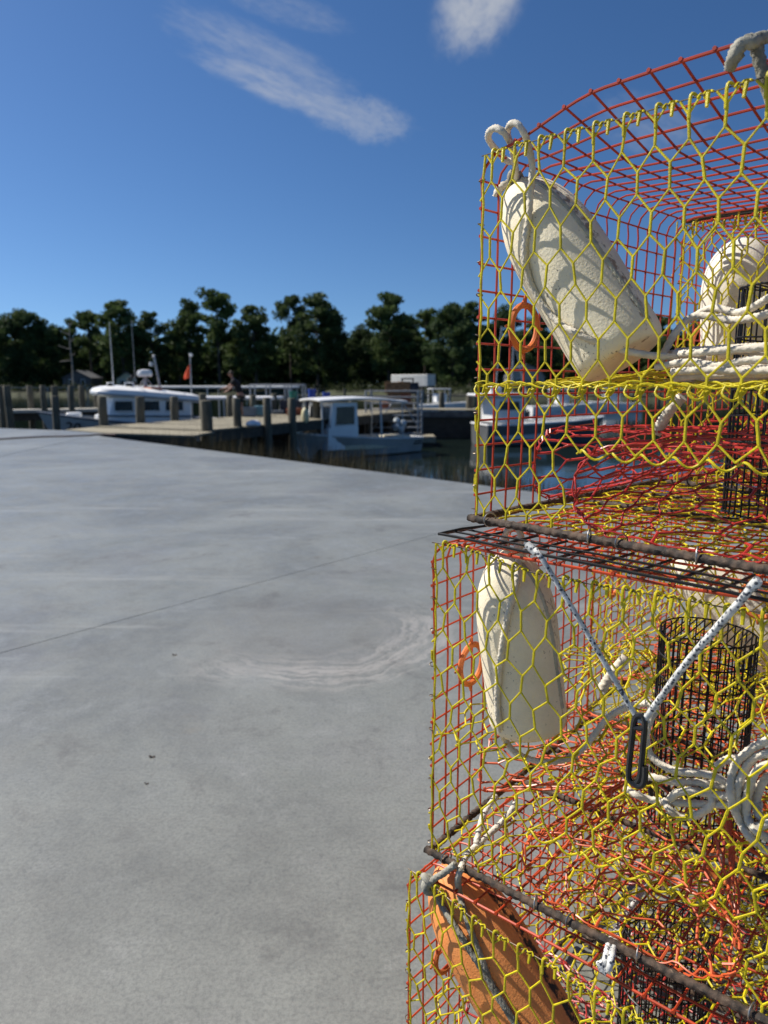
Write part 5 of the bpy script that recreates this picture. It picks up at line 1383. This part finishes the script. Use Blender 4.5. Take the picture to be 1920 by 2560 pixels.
# painted script number on the bow
try:
    cu = bpy.data.curves.new('bow_number', 'FONT'); cu.body = '20'; cu.size = 0.62; cu.shear = 0.35; cu.extrude = 0.004; cu.space_character = 1.05
    to = bpy.data.objects.new('bow_number', cu); col.objects.link(to)
    dg = bpy.context.evaluated_depsgraph_get(); me = bpy.data.meshes.new_from_object(to.evaluated_get(dg)); bpy.data.objects.remove(to)
    me.materials.clear(); me.materials.append(M['rubber'])
    t_o = bpy.data.objects.new('bow_number', me); col.objects.link(t_o); t_o.parent = r
    # lies on the port bow: measured tangent between two stations
    b1, b2 = sec(0.80), sec(0.93)
    pa = Vector((b1[4] + b1[5](0.9), b1[0] * 0.86 + 0.02, 0.80)); pb = Vector((b2[4] + b2[5](0.9), b2[0] * 0.80 + 0.03, 0.90))
    ex = (pa - pb).normalized(); ez = Vector((0.05, 0.38, 1)).normalized(); ey = ez - ex * ez.dot(ex); ey.normalize(); en = ex.cross(ey)
    mt = Matrix((ex, ey, en)).transposed().to_4x4(); mt.translation = pb + en * 0.05 + ex * 0.05; t_o.matrix_local = mt
except Exception as e: print('text', e)

# --- two low canopy boats beyond
def canopy_boat(label, loc, rz, L, cz, clen, cw_, m, postn=3, pipe=0.06, slab_=True):
    r = thing('canopy_boat', label, 'boat', loc, rz, 'canopied workboats beyond the dock')
    hull_parts(r, L, 2.3, 1.2, 0.75, M['boat_white'], M['grey_plastic'], rake=0.7, deck_from=0.7)
    mb = MB()
    if slab_: mb.box((-0.2, 0, cz), (clen, cw_, 0.10), bev=0.03)
    mb.tube([(-0.2 - clen/2, cw_/2, cz - 0.02), (-0.2 + clen/2, cw_/2, cz - 0.02)], pipe, 8); mb.tube([(-0.2 - clen/2, -cw_/2, cz - 0.02), (-0.2 + clen/2, -cw_/2, cz - 0.02)], pipe, 8)
    mb.tube([(-0.2 - clen/2, -cw_/2, cz - 0.02), (-0.2 - clen/2, cw_/2, cz - 0.02)], pipe, 8)
    mb.build('canopy', m, r)
    for k in range(postn):
        for sg in (1, -1):
            mb = MB(); x = -0.2 - clen/2 + 0.1 + k * (clen - 0.2) / (postn - 1); mb.tube([(x, sg * cw_ / 2, 0.6), (x, sg * cw_ / 2, cz)], 0.035, 8); mb.build('canopy_post', M['boat_white_dull'], r)
    return r
c3 = canopy_boat('white workboat with a long flat grey-white canopy behind the radar boat', (-9.0, 37.6, WZ), R(176), 8.2, 2.55, 8.6, 1.9, M['boat_white_dull'])
c4 = canopy_boat('white workboat with a bright white canopy pipe beside the dock, behind the person', (-6.95, 31.9, WZ), R(174), 6.0, 2.13, 4.3, 1.6, M['boat_white'], 3, 0.07)
p = pix(479, 1000, 31.0)
mb = MB(); mb.tube([(p.x, p.y, -1.0), (p.x + 0.02, p.y, 1.36 + (955 - 882) / 1829 * 31)], 0.03, 6)
fr = tag(mb.build('flag_pole', M['galv'], None), 'thin pole carrying an orange-red flag among the boats behind the dock', 'flag pole')
mb = MB(); g5 = []
for i in range(7):
    t = i / 6; w = 0.04 + 0.24 * t ** 0.8 * (1 if t < 0.9 else 0.8)
    g5.append([(p.x + 0.05 - w * (0.2 + 1.0 * s_) - 0.06 * t, p.y - 0.02 + 0.05 * math.sin(s_ * 5 + t * 3), 1.36 + (955 - 908) / 1829 * 31 - 0.62 * t - 0.05 * s_) for s_ in (0, 0.25, 0.5, 0.75, 1.0)])
mb.sheet(g5); mb.sheet([[(x, y + 0.012, z) for x, y, z in row][::-1] for row in g5]); mb.build('flag', M['flag_red'], fr)
mb = MB(); mb.lathe([(0, -0.07), (0.06, -0.05), (0.08, 0), (0.06, 0.05), (0, 0.07)], 12, Matrix.Translation((p.x + 0.06, p.y, 1.36 + (955 - 888) / 1829 * 31))); mb.build('pole_light', M['boat_white'], fr)

# --- things on the dock
def pipe_frame(label, pts_u, y, zt_v, zb_z, m=M['galv'], rad=0.035):
    r = thing('pipe_frame', label, 'pipe frame', (pix(pts_u[0], 960, y).x, y, zb_z))
    xs = [pix(u, 960, y).x for u in pts_u]; zt = 1.36 + (955 - zt_v) / 1829 * y
    mb = MB(); mb.tube([(0, 0, zt - zb_z), (xs[-1] - xs[0], 0, zt - zb_z)], rad, 8); mb.tube([(0, 1.2, zt - zb_z), (xs[-1] - xs[0], 1.2, zt - zb_z)], rad, 8)
    for q in (0, xs[-1] - xs[0]): mb.tube([(q, 0, zt - zb_z), (q, 1.2, zt - zb_z)], rad, 8)
    mb.build('top_rail', m, r)
    for x in xs:
        for yy in (0, 1.2):
            mb = MB(); mb.tube([(x - xs[0], yy, 0), (x - xs[0], yy, zt - zb_z)], rad, 8); mb.build('post', m, r)
    return r
pipe_frame('grey metal pipe frame at the far dock end, left of the green tub', [625, 665, 712, 720, 756], 33.2, 961, 0.05)
def tub(u, vt, vb, y, m, label, zb=None, rad=None):
    p = pix(u, vb, y); h_ = (vb - vt) / 1829 * y; r_ = rad or 0.17
    z0 = p.z if zb is None else zb; h_ = 1.36 + (955 - vt) / 1829 * y - z0
    mb = MB(); mb.lathe([(0, 0), (r_ * 0.86, 0), (r_ * 0.92, h_ * 0.5), (r_, h_ - 0.05), (r_ * 1.05, h_ - 0.05), (r_ * 1.05, h_), (r_ * 0.94, h_), (r_ * 0.9, h_ - 0.06), (0, h_ - 0.06)], 22, Matrix.Translation((p.x, y, z0)))
    return tag(mb.build('plastic_tub', m, None), label, 'tub', 'plastic tubs at the end of the dock')
def stackbox(u, v0, v1, y, w, m, label, cat='box', name='fish_box', group=None, zb=None):
    z1 = 1.36 + (955 - v0) / 1829 * y; z0 = 1.36 + (955 - v1) / 1829 * y if zb is None else zb; x = (u - 960) / 1829 * y
    mb = MB(); mb.box((x, y, (z0 + z1) / 2), (w, w * 0.75, z1 - z0), bev=min(0.03, (z1 - z0) * 0.2))
    for k in range(3): mb.box((x, y, z0 + (z1 - z0) * (0.25 + 0.25 * k)), (w + 0.03, w * 0.75 + 0.03, 0.025))
    mb.tube([(x - w/2, y - w*0.375, z1), (x + w/2, y - w*0.375, z1), (x + w/2, y + w*0.375, z1), (x - w/2, y + w*0.375, z1)], 0.022, 6, closed=True)
    return tag(mb.build(name, m, None), label, cat, group)
DZ = 0.055
stackbox(735, 1020, 1045, 29.6, 0.62, M['crate_red'], 'dark red fish box at the bottom of the pile under the green tub', zb=DZ)
stackbox(736, 1000, 1019.5, 29.6, 0.60, M['dark_plastic'], 'dark blue fish box in the pile under the green tub', zb=0.36)
tub(734, 976, 996, 29.6, M['green_plastic'], 'green plastic tub on the pile of boxes at the dock end', zb=0.66)
stackbox(781, 996, 1046, 30.6, 0.55, M['dark_plastic'], 'dark box carrying the taller blue tub', zb=-0.9)
tub(780, 971, 993, 30.6, M['blue_plastic'], 'taller bright blue plastic tub left of the cabin boat canopy', zb=0.70)
stackbox(816, 998, 1046, 31.5, 0.55, M['dark_plastic'], 'dark box carrying the lower blue tub', zb=-0.9)
tub(816, 979, 996, 31.5, M['blue_plastic'], 'lower bright blue plastic tub peeping over the canopy', zb=0.65)
stackbox(622, 1017, 1044, 28.3, 0.46, M['grey_plastic'], 'grey cooler on the dock right of the person', 'cooler', 'cooler', zb=DZ)
stackbox(652, 1014, 1043, 28.9, 0.50, M['teal'], 'pale teal cooler on the dock beside the grey one', 'cooler', 'cooler', zb=DZ)
stackbox(694, 1025, 1038, 30.5, 0.44, M['grey_plastic'], 'low grey box on the dock behind the near piling', zb=DZ)
stackbox(712, 1000, 1038, 30.9, 0.42, M['dark_plastic'], 'tall dark bin on the dock in front of the pipe frame', 'bin', 'storage_bin', zb=DZ)
g_ = gnd(634, 1066, DZ); mb = MB(); mb.lathe([(0, 0), (0.12, 0.0), (0.17, 0.05), (0.15, 0.13), (0.08, 0.19), (0, 0.21)], 18, Matrix.Translation(g_) @ Matrix.Diagonal((1.4, 0.9, 1, 1)))
mb.v = [v + Vector((0.03 * h3(v.x * 9, v.z * 20), 0, 0.03 * h3(v.x * 14, v.y * 9, 3))) for v in mb.v]
tag(mb.build('bag', M['bag'], None), 'crumpled white bag lying on the dock edge between two pilings', 'bag')
p = pix(763, 1039, 25.2); mb = MB(); mb.lathe([(0, -0.26), (0.07, -0.25), (0.125, -0.16), (0.14, 0), (0.125, 0.16), (0.07, 0.24), (0.035, 0.27), (0.03, 0.31), (0, 0.31)], 20, Matrix.Translation(p))
tag(mb.build('fender', mat('yellowed_white_fender', (0.68, 0.61, 0.36), 0.5, var=0.12, scale=5), None), 'yellowed white fender hanging beside the bow of the cabin boat', 'fender')

# --- gate frame on a float behind the cabin boat
fy = 32.0; xs0, xs1 = pix(914, 955, fy).x, pix(1055, 955, fy).x; zt = 1.36 + (955 - 976) / 1829 * fy; zb = -0.98
r = thing('railing_gate', 'tall grey metal railing with many bars and diagonal braces behind the cabin boat', 'railing', (xs0, fy, zb))
wd = xs1 - xs0; ht = zt - zb
mb = MB()
for k in range(8): mb.tube([(0, 0, ht * (0.06 + 0.94 * k / 7)), (wd, 0, ht * (0.06 + 0.94 * k / 7))], 0.032, 6)
mb.build('bars', M['galv'], r)
for x in (0.0, wd * 0.10, wd * 0.93, wd):
    mb = MB(); mb.tube([(x, 0.02 if x in (0.0, wd) else -0.03, 0), (x, 0.02 if x in (0.0, wd) else -0.03, ht + 0.03)], 0.045, 8); mb.build('post', M['galv'], r)
for x0, z0_, x1, z1_ in ((wd * 0.12, ht * 0.15, wd * 0.5, ht * 0.78), (wd * 0.62, ht * 0.82, wd * 0.92, ht * 0.25)):
    mb = MB(); mb.tube([(x0, -0.06, z0_), (x1, -0.06, z1_)], 0.03, 6); mb.build('brace', M['galv'], r)
r = thing('float', 'low pale float carrying the metal railing behind the cabin boat', 'float', ((xs0 + xs1) / 2, fy + 0.4, WZ))
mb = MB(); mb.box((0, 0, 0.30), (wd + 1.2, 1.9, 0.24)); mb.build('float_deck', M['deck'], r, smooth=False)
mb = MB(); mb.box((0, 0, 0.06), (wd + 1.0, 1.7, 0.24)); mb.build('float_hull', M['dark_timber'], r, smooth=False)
p = pix(1000, 1062, 31.3); mb = MB(); rng = random.Random(3)
for k in range(6):
    q = p + Vector((rng.uniform(-0.2, 0.2), rng.uniform(-0.1, 0.1), rng.uniform(-0.22, 0.22))); mb.lathe([(0, -0.16), (0.10, -0.13), (0.16, 0), (0.10, 0.13), (0, 0.16)], 12, Matrix.Translation(q))
mb2 = mb; tag(mb2.build('net_floats', mat('pale_blue_white_float', (0.62, 0.68, 0.70), 0.4, var=0.25, scale=9), None), 'cluster of pale floats hung on the metal railing by the cabin boat stern', 'net floats')

# --- far right dock with baskets, pilings, second moored boat
r = thing('far_dock', 'timber dock with a grey fascia crossing behind the cabin boat to the right', 'dock', (4.5, 37.0, 0))
x0, x1 = pix(930, 955, 36).x, pix(1330, 955, 36).x
mb = MB(); rng = random.Random(2)
for k in range(int((x1 - x0) / 0.16)): mb.box((x0 - 4.5 + 0.08 + k * 0.16, 0.4, 0.0 + rng.uniform(-0.004, 0.004)), (0.15, 2.4, 0.05))
mb.build('deck_boards', M['deck'], r, smooth=False)
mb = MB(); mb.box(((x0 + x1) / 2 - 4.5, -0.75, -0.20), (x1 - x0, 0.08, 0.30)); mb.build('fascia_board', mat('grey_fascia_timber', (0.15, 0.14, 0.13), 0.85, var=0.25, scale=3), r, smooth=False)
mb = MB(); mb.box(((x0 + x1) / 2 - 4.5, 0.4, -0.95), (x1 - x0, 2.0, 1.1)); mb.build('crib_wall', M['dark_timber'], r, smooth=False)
bk = 'crab baskets stacked on the far dock'
ydk = 36.8
for u, v0, v1, w, m, lab in ((980, 955, 982, 0.70, 'crate_brown', 'brown basket stack top left on the far dock, above the railing'), (1010, 954, 982, 0.60, 'crate_brown', 'brown weathered basket stack in the middle of the far dock pile'),
                             (1034, 956, 983, 0.50, 'dark_plastic', 'dark blue bin at the right end of the basket pile'), (985, 983, 1003, 0.66, 'crate_brown', 'lower brown basket under the top left stack'),
                             (1013, 983, 1004, 0.60, 'crate_red', 'faded red basket under the middle stack'), (963, 1004, 1024, 0.56, 'crate_red', 'faded red basket at the left foot of the pile, behind the railing bars'),
                             (991, 1004, 1025, 0.55, 'crate_cream', 'cream basket at the foot of the pile, behind the railing bars'), (1018, 1005, 1025, 0.60, 'crate_brown', 'brown basket at the right foot of the pile')):
    stackbox(u, v0, v1, ydk, w, M[m], lab, 'basket', 'crab_basket', bk)
mb = MB(); z_ = 1.36 - 0 / 1829; q0, q1 = pix(1003, 947, ydk), pix(1035, 947, ydk); mb.box(((q0.x + q1.x) / 2, ydk, q0.z), (q1.x - q0.x, 0.5, 0.06))
for qx in (q0.x + 0.05, q1.x - 0.05): mb.box((qx, ydk, q0.z - 0.10), (0.06, 0.4, 0.16))
tag(mb.build('tray', M['rubber'], None, smooth=False), 'black tray lying on top of the basket pile', 'tray')
gr_ = 'pilings around the far right slips'
for u, vt, y, rad, lab in ((1105, 980, 40, 0.16, 'slim piling standing in the water right of the basket pile'), (1175, 985, 38, 0.2, 'pale piling at the left of the second moored boat'),
                           (1207, 985, 34.2, 0.20, 'pale thick piling at the bow of the second moored boat, left of a pair'), (1237, 985, 33.6, 0.22, 'pale thick piling at the bow of the second moored boat, right of a pair'),
                           (1040, 975, 60, 0.16, 'thin piling far out beyond the basket pile')):
    pl(u, vt, y, lab, gr_, rad)
r = thing('mast_boat', 'grey-hulled workboat with white deck and steel mast, seen through the top pot', 'boat', (7.0, 33.2, WZ), R(14))
hull_parts(r, 5.6, 2.3, 1.18, 0.92, mat('dark_grey_hull_paint', (0.13, 0.135, 0.14), 0.4, var=0.2, scale=1.5), M['boat_white_dull'], rake=0.6, rail=M['boat_white'], deck_from=0.45)
mb = MB(); mb.box((-1.7, 0, 1.55), (1.5, 1.5, 1.2), bev=0.08); hs2 = mb.build('cabin', M['boat_white'], r)
glazed(hs2, [(-2.2, -0.76, 1.55), (-1.2, -0.76, 1.55), (-1.25, -0.76, 1.95), (-2.15, -0.76, 1.95)])
mb = MB(); mb.box((-1.6, 0, 2.22), (3.0, 1.8, 0.12), bev=0.04); mb.build('roof', M['boat_white'], r)
mb = MB(); mb.tube([(-1.3, 0.0, 2.2), (-1.22, 0.0, 6.2)], [0.06, 0.03], 8); mb.tube([(-0.5, 0, 2.0), (-1.24, 0, 4.6)], 0.04, 6); mb.tube([(-2.1, 0.0, 2.2), (-1.85, 0.0, 5.2)], 0.035, 6)
mb.tube([(-2.0, -0.3, 3.3), (-0.6, 0.3, 3.5)], 0.03, 6); mb.build('mast', M['galv'], r)
mb = MB(); mb.box((-2.3, -0.4, 2.46), (0.55, 0.5, 0.36), bev=0.1); mb.build('outboard_cowl', M['boat_white'], r)
def skiff(u, y, rz, label):
    r = thing('skiff', label, 'boat', ((u - 960) / 1829 * y, y, WZ), rz, 'small white boats across the creek')
    hull_parts(r, 5.2, 1.9, 1.0, 0.75, M['boat_white'], M['boat_white_dull'], rake=0.5)
    mb = MB(); mb.box((0.2, 0, 1.35), (1.0, 1.1, 0.8), bev=0.08); mb.build('console', M['boat_white'], r)
    mb = MB(); mb.box((0.1, 0, 2.2), (1.8, 1.5, 0.08), bev=0.03)
    for x in (-0.7, 0.9):
        for yy in (-0.65, 0.65): mb.tube([(x, yy, 0.9), (x, yy, 2.2)], 0.03, 6)
    mb.build('hard_top', M['boat_white'], r); return r
skiff(1400, 62, R(8), 'small white skiff with a hard top, seen below the tilted buoy through the mesh')
skiff(1535, 70, R(172), 'small white skiff farther right, seen through the mesh near the stack corner')
skiff(1095, 66, R(15), 'small white skiff by the far bank just left of the pot stack')
r = thing('far_slip_dock', 'low dark dock with thin posts across the creek at right', 'dock', (11, 84, WZ))
mb = MB(); mb.box((0, 0, 1.25), (44, 1.6, 0.16)); mb.build('deck_boards', M['piling'], r, smooth=False)
mb = MB(); mb.tube([(-21.5, -0.7, -1), (-21.5, -0.7, 2.1)], 0.16, 8); p0 = mb.build('post', M['piling'], r)
for k in range(1, 15): c_ = p0.copy(); col.objects.link(c_); c_.parent = r; c_.location = (k * 3.0, 0, 0)

# ------------------------------------------------------------ the person on the dock
def skin_mesh(name, joints, edges, m, parent=None, sub=2):
    me = bpy.data.meshes.new(name); me.from_pydata([j[0] for j in joints], edges, []); me.materials.append(m)
    o = bpy.data.objects.new(name, me); col.objects.link(o)
    if parent: o.parent = parent
    o.modifiers.new('Skin', 'SKIN').use_smooth_shade = True
    for i, j in enumerate(joints):
        sv = me.skin_vertices[0].data[i]; q = j[1]; sv.radius = q if isinstance(q, tuple) else (q, q); sv.use_root = (i == 0)
    sm_ = o.modifiers.new('Sub', 'SUBSURF'); sm_.levels = sm_.render_levels = sub
    return o
px, py = pix(602, 1042, 28.4).x, 28.4
r = thing('person', 'person in black shirt and black shorts bending forward over the canopy pipe on the dock', 'person', (px, py, DZ), R(180))
# local: x = facing direction (turned to the picture's left), z up
J = [((-0.02, 0, 0.86), (0.15, 0.12)), ((0.03, 0, 1.02), (0.14, 0.11)), ((0.12, 0, 1.20), (0.15, 0.12)), ((0.20, 0, 1.36), (0.14, 0.11)), ((0.25, 0, 1.44), 0.055), ((0.31, 0, 1.52), 0.06),
     ((0.33, 0, 1.58), (0.085, 0.075)), ((0.345, 0, 1.66), (0.085, 0.075)),
     ((0.20, 0.17, 1.36), 0.058), ((0.36, 0.22, 1.16), 0.044), ((0.56, 0.18, 1.08), 0.034), ((0.62, 0.17, 1.07), 0.030),
     ((0.20, -0.17, 1.36), 0.058), ((0.34, -0.22, 1.14), 0.044), ((0.52, -0.20, 0.98), 0.034), ((0.58, -0.19, 0.96), 0.030),
     ((-0.02, 0.09, 0.80), 0.095), ((0.05, 0.10, 0.46), 0.062), ((-0.02, 0.10, 0.10), 0.042), ((0.02, 0.10, 0.04), 0.04), ((0.15, 0.11, 0.03), 0.032),
     ((-0.03, -0.09, 0.80), 0.095), ((-0.02, -0.10, 0.46), 0.062), ((-0.10, -0.10, 0.10), 0.042), ((-0.06, -0.10, 0.04), 0.04), ((0.07, -0.11, 0.03), 0.032)]
E_ = [(0,1),(1,2),(2,3),(3,4),(4,5),(5,6),(6,7),(3,8),(8,9),(9,10),(10,11),(3,12),(12,13),(13,14),(14,15),(0,16),(16,17),(17,18),(18,19),(19,20),(0,21),(21,22),(22,23),(23,24),(24,25)]
for base, sg in ((11, 1), (15, -1)):
    c_ = Vector(J[base][0])
    for k, (dy, ln) in enumerate(((-0.028, 0.070), (-0.010, 0.082), (0.009, 0.078), (0.027, 0.060))):
        i = len(J); J.append((tuple(c_ + Vector((0.045, dy, -0.004))), 0.0095)); J.append((tuple(c_ + Vector((0.045 + ln * 0.55, dy * 1.15, -0.022))), 0.0088)); J.append((tuple(c_ + Vector((0.05 + ln * 0.8, dy * 1.15, -0.052))), 0.0078))
        E_ += [(base, i), (i, i+1), (i+1, i+2)]
    i = len(J); J.append((tuple(c_ + Vector((0.01, -0.038 * sg, -0.012))), 0.011)); J.append((tuple(c_ + Vector((0.045, -0.048 * sg, -0.03))), 0.009)); E_ += [(base, i), (i, i+1)]
body = skin_mesh('body', J, E_, M['skin'], r)
skin_mesh('shirt', [((-0.03, 0, 0.84), (0.185, 0.15)), ((0.03, 0, 1.02), (0.175, 0.14)), ((0.11, 0, 1.20), (0.18, 0.15)), ((0.19, 0, 1.36), (0.165, 0.13)), ((0.225, 0, 1.42), 0.085), ((0.20, 0.18, 1.35), 0.085), ((0.30, 0.215, 1.22), 0.07), ((0.20, -0.18, 1.35), 0.085), ((0.29, -0.215, 1.20), 0.07)],
          [(0,1),(1,2),(2,3),(3,4),(3,5),(5,6),(3,7),(7,8)], M['black_cloth'], r)
skin_mesh('shorts', [((-0.03, 0, 0.88), (0.17, 0.145)), ((-0.01, 0.095, 0.76), 0.125), ((0.035, 0.105, 0.50), 0.10), ((-0.02, -0.095, 0.76), 0.125), ((-0.02, -0.105, 0.50), 0.10)], [(0,1),(1,2),(0,3),(3,4)], M['black_cloth'], r)
mb = MB(); mb.lathe([(0, -0.02), (0.085, -0.01), (0.098, 0.03), (0.09, 0.075), (0.055, 0.11), (0, 0.122)], 16, Matrix.Translation((0.325, 0, 1.63)) @ Matrix.Rotation(R(-18), 4, 'Y')); mb.build('hair', M['hair'], r)
mb = MB(); mb.tube([(0.42, 0, 1.63), (0.445, 0, 1.605), (0.42, 0, 1.595)], [0.012, 0.018, 0.012], 8); mb.build('nose', M['skin'], r)
for sg in (1, -1):
    mb = MB(); mb.lathe([(0, -0.012), (0.010, -0.006), (0.012, 0), (0.010, 0.006), (0, 0.012)], 10, Matrix.Translation((0.412, 0.032 * sg, 1.635))); mb.build('eye', M['rubber'], r)
    mb = MB(); mb.tube([(0.325, 0.083 * sg, 1.645), (0.315, 0.095 * sg, 1.63), (0.325, 0.085 * sg, 1.60)], [0.012, 0.018, 0.010], 8); mb.build('ear', M['skin'], r)
    mb = MB(); ox = 0.05 if sg > 0 else -0.03
    mb.box((ox + 0.03, 0.105 * sg, 0.045), (0.26, 0.10, 0.09), bev=0.035); mb.build('shoe', M['black_cloth'], r)
mb = MB(); mb.tube([(0.418, -0.025, 1.565), (0.428, 0, 1.563), (0.418, 0.025, 1.565)], 0.006, 6); mb.build('mouth', M['crate_red'], r)
